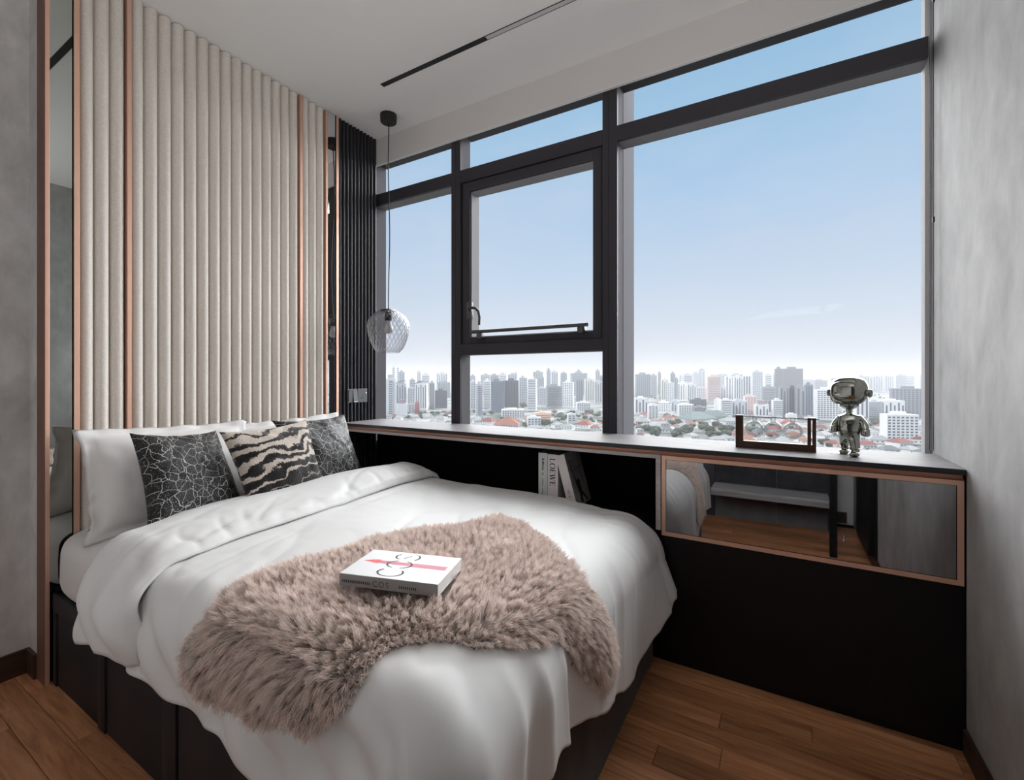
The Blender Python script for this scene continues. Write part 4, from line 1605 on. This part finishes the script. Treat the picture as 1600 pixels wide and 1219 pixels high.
def sat(a, b):
    for ang in (a[4], b[4]):
        for ax in ((cos(ang), sin(ang)), (-sin(ang), cos(ang))):
            def span(r):
                c_ = r[0] * ax[0] + r[1] * ax[1]
                e_ = r[2] * abs(cos(r[4]) * ax[0] + sin(r[4]) * ax[1]) + r[3] * abs(-sin(r[4]) * ax[0] + cos(r[4]) * ax[1])
                return c_ - e_, c_ + e_
            p_, q_ = span(a), span(b)
            if p_[1] <= q_[0] or q_[1] <= p_[0]:
                return False
    return True


def free(r):
    return not any(abs(r[0] - q[0]) + abs(r[1] - q[1]) < 3 * (r[2] + r[3] + q[2] + q[3]) and sat(r, q) for q in FOOT)


def facade(name, c, rough=.7):
    if name not in M:
        M[name] = mat(name, c, rough, spec=.2)
    return M[name]


WALLS = {'white': (.80, .79, .79), 'cream': (.74, .70, .63), 'pale': (.58, .58, .61), 'grey': (.28, .28, .31), 'dark': (.085, .085, .105), 'bluegrey': (.20, .235, .28),
         'pink': (.70, .55, .50), 'peach': (.80, .55, .42), 'red': (.52, .14, .14), 'mauve': (.38, .28, .32)}
GLASSC = {'white': (.13, .135, .165), 'cream': (.20, .19, .18), 'pale': (.14, .145, .175), 'grey': (.09, .095, .115), 'dark': (.04, .04, .055), 'bluegrey': (.09, .115, .15),
          'pink': (.36, .24, .22), 'peach': (.40, .26, .20), 'red': (.30, .08, .08), 'mauve': (.2, .14, .17)}
rc_ = random.Random(21)


def tower(x0, x1, yt, yb, col, style, label, yaw=None, name='tower_block', group=None, roof=None, fl_h=None):
    X0, Y0, sc0, D0 = place((x0 + x1) / 2, yb)
    th = radians(yaw if yaw is not None else rc_.choice((-18, -12, 12, 18, 24)))
    ang = YAW - atan2((x0 + x1) / 2 - 800, 711) * .55 + th
    # stand it a little farther off where the plot is taken
    for k in range(60):
        q = 1 + .012 * k
        X, Y, sc = X0 * q, Y0 * q, sc0 * q
        wvis = (x1 - x0) * sc
        H = 1.2 - GZ + (590 - yt) * sc
        dep = wvis * .42
        w = max(wvis * .3, (wvis - dep * abs(sin(th))) / cos(th))
        plot = (X - sin(ang) * dep / 2, Y + cos(ang) * dep / 2, w / 2 + .5, dep / 2 + .5, ang)
        if free(plot):
            break
    FOOT.append(plot)
    Mx = Matrix.Translation((X, Y, GZ)) @ Matrix.Rotation(ang, 4, 'Z') @ Matrix.Translation((0, dep / 2, 0))
    hw, hd = w / 2, dep / 2
    mb = MB().box(-hw, hw, -hd, hd, 0, H)
    if roof != 'none':
        mb.box(-hw * .45, hw * .35, -hd * .5, hd * .5, H, H + min(9, H * .05) + 1.5)
    mb.v = [tuple(Mx @ Vector(v)) for v in mb.v]
    root = mb.build(name, facade('wall_' + col, WALLS[col]), label=label, category='building', group=group, loc=(X, Y, GZ))
    fh = fl_h or max(3.6, 2.6 * sc)
    nf = max(2, int((H - 4) / fh))
    wb_ = MB()
    sd = 1 if th > 0 else -1

    def quad(face, a, b, z0, z1, e=.25):
        if face == 0:
            wb_.box(a, b, -hd - e, -hd, z0, z1)
        else:
            s = sd
            wb_.box(min(s * hw, s * (hw + e)), max(s * hw, s * (hw + e)), a, b, z0, z1)
    for face, L in ((0, hw), (1, hd)):
        if style == 'h':
            for k in range(nf):
                quad(face, -L * .9, L * .9, 3 + k * fh + fh * .42, 3 + k * fh + fh * .86)
        elif style == 'b':       # balcony stack up the middle
            for k in range(nf):
                quad(face, -L * .38, L * .38, 3 + k * fh + fh * .35, 3 + k * fh + fh * .9)
            quad(face, L * .52, L * .62, 4, H - 6)
        elif style == 'v':
            nc = max(2, int(2 * L / max(5.5, 3.2 * sc)))
            for i in range(nc):
                a = -L + 2 * L * (i + .28) / nc
                quad(face, a, a + 2 * L * .42 / nc, 5, H - 4 - 5 * (i % 2))
        elif style == 'g':
            nc = min(9, max(2, int(2 * L / max(4.4, 2.9 * sc))))
            for k in range(min(nf, 26)):
                ff = (H - 5) / min(nf, 26)
                for i in range(nc):
                    a = -L + 2 * L * (i + .2) / nc
                    quad(face, a, a + 2 * L * .58 / nc, 3 + k * ff + ff * .3, 3 + k * ff + ff * .82)
        elif style == 'd':       # dark curtain wall with paler mullion lines
            nc = max(3, int(2 * L / max(6, 3 * sc)))
            for i in range(nc):
                a = -L + 2 * L * (i + .2) / nc
                quad(face, a, a + 2 * L * .6 / nc, 3, H - 3)
    if wb_.v:
        wb_.v = [tuple(Mx @ Vector(v)) for v in wb_.v]
        o_ = wb_.build('windows', facade('glazing_' + col, GLASSC[col], .35), root)
        o_['kind'] = 'stuff'
    if roof and roof not in ('none',):
        rm = MB()
        if roof == 'curve':
            n = 10
            pts = [(-hw * 1.08 + 2.16 * hw * i / n, H + 9 * sin(pi * (i / n) * .62 + .25) - 4) for i in range(n + 1)]
            vs = [(x_, y_, z_) for y_ in (-hd * 1.1, hd * 1.1) for x_, z_ in pts] + [(x_, y_, z_ + 1.6) for y_ in (-hd * 1.1, hd * 1.1) for x_, z_ in pts]
            m_ = n + 1
            rm.add(vs, [(2 * m_ + i, 2 * m_ + i + 1, 3 * m_ + i + 1, 3 * m_ + i) for i in range(n)] + [(i, i + 1, 2 * m_ + i + 1, 2 * m_ + i) for i in range(n)] + [(i, m_ + i, m_ + i + 1, i + 1) for i in range(n)])
            rc = 'dark'
        else:
            rm.box(-hw * .55, hw * .55, -hd * .7, hd * .7, H, H + 8)
            rc = roof
        rm.v = [tuple(Mx @ Vector(v)) for v in rm.v]
        rm.build('roof', facade('wall_' + rc, WALLS[rc]), root, label='%s roof' % ('curved dark' if roof == 'curve' else roof))
    return root


near = [
    (602, 619, 591.6, 650, 'white', 'b', 'tall white residential tower with striped balconies beside the left window edge', 10, 'pale'),
    (619, 635, 599, 641, 'pale', 'v', 'pale tower with a curved dark roof behind the low white block', 8, 'curve'),
    (648, 667.5, 599, 641, 'white', 'v', 'white tower with dark columns and curved roof behind the red block', -12, 'curve'),
    (637, 648, 606, 640, 'pale', 'g', 'pale gridded block between the two curved-roof towers', 10, None),
    (620, 637, 631, 652, 'white', 'x', 'plain windowless white block with a mauve roof structure', 14, 'mauve'),
    (648, 655.5, 629, 647, 'red', 'h', 'small red-faced block at the foot of a curved-roof tower', 8, None),
    (638, 647.5, 631, 648, 'pale', 'g', 'small pale gridded block next to the red-faced block', 8, None),
    (670.8, 679, 598, 639, 'grey', 'd', 'slim grey tower with a stepped top left of the wide dark block', -10, None),
    (679.5, 699, 610, 638, 'dark', 'g', 'wide dark office block nearest the first window mullion', 8, None),
    (735, 743.5, 596, 641, 'white', 'g', 'white gridded tower just right of the first window mullion', 8, None),
    (743, 755, 600, 652, 'pale', 'b', 'pale balcony tower in front of the white gridded tower', 12, None),
    (755, 766.5, 595, 641, 'white', 'h', 'white tower with dark floor bands left of the blue-grey tower', -8, None),
    (767, 788, 596, 646, 'bluegrey', 'g', 'blue-grey gridded tower joined to a darker tower', 9, None),
    (788, 811, 594.5, 640, 'dark', 'd', 'broad dark glass tower under the push-out window', 9, None),
    (811, 824, 590, 635, 'pale', 'g', 'very pale gridded block right of the broad dark glass tower', 8, None),
    (824, 838, 592, 642, 'white', 'h', 'white banded tower standing alone right of the broad dark tower', -12, None),
    (840, 853, 606, 633, 'pale', 'g', 'low pale block partly behind trees below the window centre', 8, None),
    (854, 881, 603, 636, 'grey', 'h', 'wide grey block with fine floor bands beneath the push bar', 10, None),
    (878, 896, 597, 637, 'white', 'g', 'stepped white tower right of the wide grey banded block', -14, None),
    (900, 911, 593, 630, 'grey', 'd', 'slim grey tower with vertical glazing left of the cream tower', 8, None),
    (914, 929, 592, 628, 'cream', 'v', 'cream tower with vertical ribs left of the second mullion', 8, None),
    (929, 941, 596, 631, 'pale', 'v', 'pale ribbed tower right beside the second mullion', 8, None),
    (784, 820, 640, 656, 'white', 'g', 'low white slab block in front of the broad dark tower', 6, None),
    (901, 923, 629, 645, 'white', 'g', 'low white block at the foot of the cream tower', 8, None),
    (835, 862, 645, 657, 'peach', 'h', 'low peach-coloured block amid trees in the middle window', 10, None),
    (824, 846, 652, 668, 'white', 'g', 'low white gridded house block just below the peach block', 8, None),
    (887, 900, 647, 662, 'white', 'g', 'small white villa block with dark windows right of the peach block', 14, None),
    (994, 1017, 584.5, 622, 'bluegrey', 'd', 'large hazy blue-grey office block beside the outer window fin', 8, None),
    (1004, 1014, 595, 622, 'pale', 'v', 'slender pale tower in front of the large blue-grey office block', 8, None),
    (1028, 1033, 582, 617, 'grey', 'd', 'thin dark needle tower above the cream towers', 6, None),
    (1033.5, 1044, 593, 626, 'cream', 'v', 'cream ribbed tower, left one of a pair', 8, None),
    (1040, 1053, 598, 629, 'white', 'g', 'white tower with rounded look standing before the cream ribbed tower', -10, None),
    (1048, 1055, 583, 622, 'grey', 'd', 'tall grey tower behind the white striped twin blocks', 8, None),
    (1054, 1060, 591, 624, 'grey', 'v', 'grey tower wedged left of the white striped twin blocks', 8, None),
    (1059, 1074, 598, 627, 'white', 'v', 'white striped block, left twin', -8, None),
    (1074, 1088, 600, 628, 'white', 'v', 'white striped block, right twin', 8, None),
    (1083, 1093, 582, 608, 'grey', 'h', 'grey tower, lower half of a stepped pair on the skyline', 8, None),
    (1092, 1102, 578, 608, 'grey', 'v', 'grey tower with the peaked top on the skyline', 8, 'dark'),
    (1088, 1105, 606, 627, 'pale', 'g', 'pale block behind the dark drum building', 8, None),
    (1105.5, 1126, 588, 628, 'pink', 'h', 'pinkish tower with horizontal bands', 8, None),
    (1126, 1134, 604, 627, 'pale', 'v', 'short pale block between pinkish tower and white ribbed slab', 8, None),
    (1134, 1147, 587.5, 627, 'white', 'v', 'white ribbed slab, left half', 8, None),
    (1147, 1161, 588.5, 628, 'white', 'v', 'white ribbed slab, right half', 8, None),
    (1161, 1173, 587, 627, 'white', 'd', 'white tower with one dark central glazed strip', 8, None),
    (1176, 1192, 581, 625, 'pale', 'g', 'tall pale tower with a gridded face and open crown', 10, None),
    (1192, 1211, 604, 632, 'grey', 'h', 'grey banded block left of the dark twin towers', -8, None),
    (992, 1013, 622, 648, 'white', 'v', 'white mid-rise block at the left end of the big pane', 8, None),
    (1013, 1029, 633, 656, 'white', 'g', 'white cube-like block in front of the trees', 12, None),
    (1029, 1044, 628, 646, 'white', 'g', 'white stepped apartments behind the cube-like block', -14, None),
    (1049, 1062, 627, 646, 'pale', 'v', 'pale grey block left of the white and peach frontage', 8, None),
    (1061, 1084, 632, 651, 'white', 'g', 'white frontage with square dark openings above the trees', 6, None),
    (1080, 1104, 624, 640, 'dark', 'v', 'dark drum-like building in the midst of white blocks', 8, None),
    (1085, 1103, 636, 652, 'grey', 'g', 'grey frontage below the dark drum-like building', 6, None),
    (1117, 1127, 624, 651, 'white', 'x', 'plain white slab end left of the dark strip', 8, None),
    (1127, 1144, 625, 652, 'white', 'h', 'white slab with close dark floor bands', 6, None),
    (1144, 1168, 626, 652, 'pale', 'v', 'pale slab with broad vertical stripes', 6, None),
    (1164, 1181, 619, 650, 'pink', 'g', 'pinkish framed block above the walnut rack', 6, None),
    (1181, 1201, 632, 653, 'white', 'v', 'white block with a mauve roof box above the walnut rack', 6, 'mauve'),
    (1200, 1209, 626, 648, 'grey', 'g', 'grey gridded block between white blocks above the rack', 8, None),
    (1208, 1222.5, 625, 653, 'white', 'h', 'white slab at the foot of the dark twin towers', 10, None),
    (1212, 1222.8, 576, 622, 'dark', 'd', 'dark tall tower, slimmer of the two rising highest on the skyline', 8, None),
    (1225, 1254, 576, 622, 'dark', 'g', 'broad dark gridded tower rising highest on the skyline', 6, None),
    (1219, 1233, 604, 653, 'grey', 'v', 'grey ribbed tower, left of the pair in front of the dark towers', 8, None),
    (1233, 1245, 606, 652, 'dark', 'd', 'dark infill tower between the two grey ribbed towers', 4, None),
    (1244.5, 1258.5, 604, 653, 'grey', 'v', 'grey ribbed tower, right of the pair in front of the dark towers', 8, None),
    (1258.5, 1270, 601, 653, 'bluegrey', 'd', 'blue-grey glass tower left of the figurine', 8, None),
    (1230, 1245, 647, 658, 'white', 'x', 'low white podium in front of the dark infill tower', 6, None),
    (1272, 1280, 638, 652, 'pink', 'h', 'small pinkish block at the foot of the blue-grey tower', 8, None),
    (1278, 1309, 609, 657, 'white', 'g', 'large white gridded residential slab left of the figurine', 8, None),
    (1318, 1330, 640, 655, 'pale', 'g', 'pale block half hidden behind the figurine', 8, None),
    (1338, 1357, 619, 657, 'white', 'v', 'white ribbed slab just right of the figurine', 8, None),
    (1357, 1378, 627, 656, 'pale', 'h', 'pale banded slab between two white slabs right of the figurine', 8, None),
    (1378, 1412, 626, 655, 'white', 'v', 'broad white slab with stepped roof, right of the figurine', 8, None),
    (1398, 1443, 607, 657, 'grey', 'g', 'large grey block with white frame near the right window edge', -8, None),
    (1387.5, 1434, 648, 691, 'white', 'g', 'nearest white apartment block with columns of small windows', 12, None),
]
for x0_, x1_, yt, yb, col, sty, lab, yw, rf in near:
    tower(x0_, x1_, yt, yb, col, sty, lab, yw, roof=rf)


FAR = 'pale hazy tower on the far skyline beyond the window'
for q in [(613, 617, 574, 617), (620, 623.4, 574, 617.5), (623, 633, 581, 618), (651, 658, 580, 618), (658, 672, 584.5, 619), (681, 700, 583, 617), (640, 649, 593, 621), (684, 704, 597, 622),
          (735, 743, 587, 617), (750, 766, 585.5, 617), (766, 780, 586, 618), (780, 792, 584, 618), (793, 808, 585, 617), (804, 808, 582, 616), (832, 849, 581, 617), (840, 851, 589, 620), (853.6, 860, 577.5, 619), (861, 873, 581, 618),
          (876, 886.5, 583, 617), (892.6, 919, 583, 618), (901, 908, 579.5, 618), (930, 937.6, 579, 617), (937, 943, 588, 618),
          (1016.6, 1027.6, 586, 618), (1061, 1068, 585, 616), (1068, 1082, 585, 617), (1119, 1140, 584, 614), (1140, 1160, 585, 614.5), (1196, 1206, 585, 617), (1208, 1213, 584.5, 618),
          (1255, 1272, 593, 613), (1272, 1294, 594, 613.5), (1300, 1318, 591, 612), (1318, 1338, 590, 612.5), (1338, 1353, 588, 612), (1354.7, 1368, 588, 612), (1368, 1383, 586.6, 612), (1383, 1397, 587, 612.4), (1401, 1414, 586, 612), (1414, 1428, 587, 612), (1437, 1443, 585, 612)]:
    tower(*q, rc_.choice(('grey', 'pale', 'pale', 'bluegrey')), rc_.choice(('v', 'h')), FAR, group='hazy far skyline towers', fl_h=9)

# low houses with hipped roofs
def house(px, py, wpx, hpx, col, roofc, label, group, nm='house', tries=14):
    X0, Y0, sc0, D = place(px, py)
    d_ = rc_.uniform(.6, .9)
    for k in range(tries):
        q = 1 + (.008 if tries > 1 else 0) * k
        X, Y, sc = X0 * q, Y0 * q, sc0 * q
        w, H = wpx * sc, max(4.5, hpx * sc)
        d = w * d_
        ang = YAW + radians(rc_.uniform(-40, 40))
        plot = (X, Y, w * .57, d * .5 + w * .07, ang)
        if free(plot):
            break
    else:
        if tries == 1:
            return
    FOOT.append(plot)
    Mx = Matrix.Translation((X, Y, GZ)) @ Matrix.Rotation(ang, 4, 'Z')
    mb = MB().box(-w / 2, w / 2, -d / 2, d / 2, 0, H)
    mb.v = [tuple(Mx @ Vector(v)) for v in mb.v]
    r = mb.build(nm, facade('wall_' + col, WALLS[col]), label=label, category='house', group=group, loc=(X, Y, GZ))
    e = .06 * w
    rm = MB().add([(-w / 2 - e, -d / 2 - e, H), (w / 2 + e, -d / 2 - e, H), (w / 2 + e, d / 2 + e, H), (-w / 2 - e, d / 2 + e, H), (-w * .2, 0, H + .22 * w), (w * .2, 0, H + .22 * w)],
                  [(0, 1, 5, 4), (1, 2, 5), (2, 3, 4, 5), (3, 0, 4), (3, 2, 1, 0)])
    rm.v = [tuple(Mx @ Vector(v)) for v in rm.v]
    rm.build('roof', facade('roof_' + roofc, ROOFS[roofc], .8), r)
    wm = MB()
    for k in range(max(2, int(w / 4))):
        a = -w / 2 + (k + .3) * w / max(2, int(w / 4))
        for z_ in ([.35 * H] if H < 6 else [.2 * H, .62 * H]):
            wm.box(a, a + 1.5, -d / 2 - .12, -d / 2, z_, z_ + 1.5)
    wm.v = [tuple(Mx @ Vector(v)) for v in wm.v]
    o_ = wm.build('windows', facade('glazing_grey', GLASSC['grey'], .35), r)
    o_['kind'] = 'stuff'


ROOFS = {'red': (.20, .055, .045), 'orange': (.24, .09, .055), 'white': (.28, .275, .27), 'grey': (.13, .135, .14), 'greengrey': (.14, .175, .165)}
ZONES = [(715, 'below the pane left of the first mullion'), (845, 'below the left half of the push-out window'), (950, 'below the right half of the push-out window'), (1060, 'in the big pane, left of the tree clump'),
         (1150, 'in the big pane, around the tree clump'), (1285, 'behind the walnut rack'), (1370, 'just right of the figurine'), (1600, 'near the right window edge')]


def zone(px):
    return next(t for lim, t in ZONES if px < lim)


def house_words(px, r_):
    k = 'red-roofed' if r_ in ('red', 'orange') else 'grey-roofed' if 'grey' in r_ else 'white'
    return 'low %s house seen %s' % (k, zone(px)), '%s houses %s' % (k, zone(px))


fixed = [(792, 667, 36, 5, 'white', 'orange'), (800, 661, 18, 4, 'white', 'orange'), (763, 663, 20, 5, 'white', 'red'), (745, 661, 12, 5, 'white', 'white'), (870, 669, 16, 6, 'white', 'white'), (888, 672, 18, 6, 'white', 'white'),
         (912, 669, 22, 6, 'white', 'red'), (929, 671, 14, 5, 'white', 'white'), (835, 673, 20, 5, 'white', 'white'), (850, 661, 16, 4, 'peach', 'orange'), (690, 659, 20, 5, 'white', 'white'), (699, 652, 10, 5, 'white', 'red'), (680, 662, 14, 4, 'white', 'white'), (701, 664, 12, 4, 'white', 'grey'),
         (1004, 664, 22, 6, 'white', 'white'), (1024, 671, 16, 6, 'white', 'white'), (1036, 666, 14, 5, 'white', 'white'), (1043, 655, 14, 4, 'peach', 'orange'), (1055, 662, 7, 10, 'peach', 'red'), (1010, 651, 16, 3, 'white', 'red'),
         (1088, 658, 44, 5, 'white', 'greengrey'), (1115, 660, 40, 5, 'white', 'greengrey'), (1138, 671, 24, 14, 'white', 'white'), (1112, 668, 16, 9, 'white', 'white'), (1160, 683, 30, 4, 'white', 'red'), (1168, 693, 20, 5, 'white', 'orange'), (1140, 690, 14, 4, 'white', 'white'),
         (1190, 679, 22, 5, 'pale', 'grey'), (1212, 676, 26, 6, 'white', 'red'), (1232, 668, 24, 6, 'white', 'red'), (1205, 698, 20, 5, 'white', 'white'), (1225, 700, 22, 5, 'white', 'white'), (1246, 690, 20, 6, 'white', 'orange'), (1218, 664, 20, 5, 'white', 'white'),
         (1250, 676, 18, 5, 'white', 'red'), (1266, 668, 16, 5, 'white', 'white'), (1285, 684, 24, 5, 'white', 'white'), (1282, 673, 20, 4, 'white', 'red'), (1300, 699, 20, 5, 'white', 'red'), (1276, 703, 14, 4, 'white', 'white'),
         (1357, 682, 22, 7, 'white', 'white'), (1381, 670, 18, 4, 'white', 'red'), (1372, 692, 26, 5, 'white', 'white'), (1405, 698, 26, 8, 'white', 'red'), (1437, 694, 18, 8, 'white', 'red'), (1352, 700, 24, 5, 'white', 'red'), (1388, 708, 24, 5, 'white', 'grey'), (1420, 709, 24, 5, 'white', 'white'), (1440, 712, 20, 5, 'white', 'grey'), (1365, 713, 20, 4, 'white', 'white'), (1440, 683, 10, 8, 'white', 'white'), (1345, 689, 16, 5, 'white', 'white')]
for px, py, w_, h_, c_, r_ in fixed:
    lab, grp = house_words(px, r_)
    house(px, py, w_, h_, c_, r_, lab, grp)
# many more on the ground between
for k in range(230):
    px = rc_.uniform(600, 1446)
    lim = 655 + (px - 600) * .062
    py = rc_.uniform(640 if px > 735 else 650, lim + 5)
    r_ = rc_.choice(('red', 'white', 'white', 'white', 'orange', 'grey'))
    lab, grp = house_words(px, r_)
    house(px, py, rc_.uniform(7, 14) * (py - 590) / 70, rc_.uniform(2.5, 5) * (py - 590) / 70, 'white', r_, lab, grp, tries=1)

# ------------------------------------------------------------------ trees
M['leaf'] = vary(mat('tree_foliage', (.050, .066, .040), .8, spec=.1), .35, .45, 4)
M['trunk'] = mat('tree_trunk', (.10, .08, .06), .9)
protos = []
for k in range(5):
    bm = bmesh.new()
    rr = random.Random(90 + k)
    for _ in range(9):
        b2_ = bmesh.new()
        bmesh.ops.create_icosphere(b2_, subdivisions=2, radius=1)
        c_ = Vector((rr.uniform(-.55, .55), rr.uniform(-.55, .55), rr.uniform(-.25, .35)))
        r_ = rr.uniform(.38, .60)
        for v in b2_.verts:
            n_ = mnoise.noise(v.co * 2.6 + Vector((k * 5, _ * 3, 0)))
            v.co = c_ + v.co * r_ * (1 + .28 * n_)
        me_ = bpy.data.meshes.new('t'); b2_.to_mesh(me_); bm.from_mesh(me_); b2_.free(); bpy.data.meshes.remove(me_)
    me = bpy.data.meshes.new('crown')
    bm.to_mesh(me); bm.free()
    me.shade_smooth()
    me.materials.append(M['leaf'])
    protos.append(me)
tkm = bpy.data.meshes.new('trunk')
tkb = MB().tube([(0, 0, 0), (0, 0, .6)], [.05, .03], 6)
tkm.from_pydata(tkb.v, [], tkb.f); tkm.materials.append(M['trunk'])
N_TREES = [0]


def tree(px, py, rpx, label, group):
    X, Y, sc, D = place(px, py)
    r = rpx * sc
    if N_TREES[0] >= 295 or not free((X, Y, r * .72, r * .72, 0)):
        return
    N_TREES[0] += 1
    FOOT.append((X, Y, r * .62, r * .62, 0))
    t_ = thing('tree', label, 'tree', (X, Y, GZ), group)
    o = bpy.data.objects.new('crown', rc_.choice(protos))
    COL.objects.link(o); o.parent = t_
    o.location = (0, 0, r * .95); o.scale = (r, r, r * rc_.uniform(.75, 1.0)); o.rotation_euler = (0, 0, rc_.uniform(0, 6.28))
    o = bpy.data.objects.new('trunk', tkm)
    COL.objects.link(o); o.parent = t_
    o.scale = (r, r, r)


belts = [((1048, 1150), (664, 690), 4.5, 8.5, 60, 'large rounded tree in the green clump left of the walnut rack'), ((605, 704), (646, 655), 2.2, 4.0, 46, 'small tree in the green belt under the leftmost towers'),
         ((605, 660), (652, 657), 2.5, 4, 14, 'small tree close to the left end of the worktop edge'), ((741, 770), (645, 656), 2, 3.5, 10, 'small tree at the foot of the white towers right of the first mullion'),
         ((815, 824), (634, 641), 3, 5, 6, 'tree beside the broad dark tower'), ((844, 868), (658, 670), 5, 8, 9, 'big round tree below the peach block'), ((810, 826), (664, 671), 3, 5, 7, 'tree right of the large orange roof'),
         ((859, 942), (644, 652), 2.5, 4, 26, 'small tree in the belt below the grey banded block'), ((870, 888), (653, 661), 4, 6, 7, 'round tree beside the small white villa block'), ((900, 940), (651, 663), 3, 5.5, 14, 'tree below the cream tower'),
         ((770, 800), (650, 668), 2, 3.5, 9, 'small tree around the large orange roof'), ((1008, 1026), (668, 684), 5, 9, 8, 'dark round tree at the left end of the big pane'), ((993, 1006), (664, 676), 3, 5, 6, 'small tree beside the outer window fin'),
         ((1031, 1052), (653, 664), 3, 5.5, 10, 'tree beside the white cube-like block'), ((1014, 1040), (619, 626), 1.5, 3, 12, 'tiny far tree below the cream ribbed tower'), ((1078, 1140), (656, 664), 3, 5, 16, 'tree in front of the long pale green roofs'),
         ((1160, 1215), (664, 700), 2.5, 4.5, 16, 'tree seen through the left half of the walnut rack'), ((1225, 1275), (660, 700), 2.5, 4.5, 14, 'tree seen through the right half of the walnut rack'), ((1277, 1296), (692, 703), 4, 7, 6, 'tree between the walnut rack and the figurine'),
         ((1350, 1390), (657, 669), 3, 5.5, 24, 'tree in the belt right of the figurine'), ((1407, 1423), (682, 692), 5, 8, 5, 'round tree in front of the nearest white apartment block'), ((1276, 1330), (660, 690), 2.5, 4.5, 16, 'small tree behind the figurine'),
         ((1345, 1443), (668, 708), 2.5, 4.5, 22, 'small tree among the houses near the right window edge'), ((1354, 1384), (618, 626), 1.4, 2.5, 8, 'tiny far tree above the slabs right of the figurine')]
for (a, b), (c, d), r0_, r1_, n_, lab in belts:
    for _ in range(n_):
        py = rc_.uniform(c, d)
        tree(rc_.uniform(a, b), py, rc_.uniform(r0_, r1_), lab, 'trees: ' + lab)

# more of the same town round about, which only shows when one steps to the side
om = MB()
k = 0
while k < 420:
    X, Y = rc_.uniform(-2200, 2600), rc_.uniform(170, 1700)
    D = X * F2[0] + Y * F2[1]
    xo = X * R2[0] + Y * R2[1]
    k += 1
    w, d, H = rc_.uniform(12, 34), rc_.uniform(10, 22), rc_.choice((6, 8, 9, 12, 18, 30, 45))
    ang = rc_.uniform(0, 3.14)
    # keep clear of the window area, given in image pixels
    if D > 0 and 800 + 711 * (xo + 30) / D > 590 and 800 + 711 * (xo - 30) / D < 1455 and 590 + 711 * (1.2 - GZ - 1.4 * H - 4) / (D + 20) < 740:
        continue
    if not free((X, Y, w / 2, d / 2, ang)):
        continue
    FOOT.append((X, Y, w / 2, d / 2, ang))
    b2_ = MB().box(-w / 2, w / 2, -d / 2, d / 2, 0, H)
    b2_.add([(-w * .54, -d * .54, H), (w * .54, -d * .54, H), (w * .54, d * .54, H), (-w * .54, d * .54, H), (0, 0, H + .16 * w)], [(0, 1, 4), (1, 2, 4), (2, 3, 4), (3, 0, 4)])
    Mx = Matrix.Translation((X, Y, GZ)) @ Matrix.Rotation(ang, 4, 'Z')
    om.add([tuple(Mx @ Vector(v)) for v in b2_.v], b2_.f)
om.build('town_blocks', facade('wall_pale', WALLS['pale']), kind='stuff', label='pale low blocks of the wider town around the view', category='buildings')

# the land itself and the haze that lies over it
gmb = MB()
gmb.add([(-6000, 60, GZ), (6000, 60, GZ), (6000, 9000, GZ), (-6000, 9000, GZ)], [(0, 1, 2, 3)])
gm = mat('town_ground', (.36, .37, .34), .9, spec=.1)
n_, l_, b_ = nodes(gm)
zz = noise_node(gm, .012, 8, .7)
rr_ = ramp_node(gm, zz.outputs['Fac'], [(.40, (.045, .058, .036)), (.48, (.12, .122, .11)), (.58, (.30, .295, .285))])
l_.new(rr_.outputs['Color'], b_.inputs['Base Color'])
gmb.build('ground', gm, kind='structure', loc=(0, 60, GZ))
hm = bpy.data.materials.new('city_haze')
hm.use_nodes = True
hn, hl = hm.node_tree.nodes, hm.node_tree.links
hn.clear()
ho = hn.new('ShaderNodeOutputMaterial')
hv = hn.new('ShaderNodeVolumeScatter')
hv.inputs['Color'].default_value = (.34, .342, .352, 1)
hv.inputs['Density'].default_value = HAZE
hl.new(hv.outputs[0], ho.inputs['Volume'])
hz = MB().box(-6000, 6000, 200, 8000, GZ - 1, 48).build('haze', hm, kind='stuff', label='thin pale haze lying over the city', category='haze', loc=(0, 200, GZ - 1))
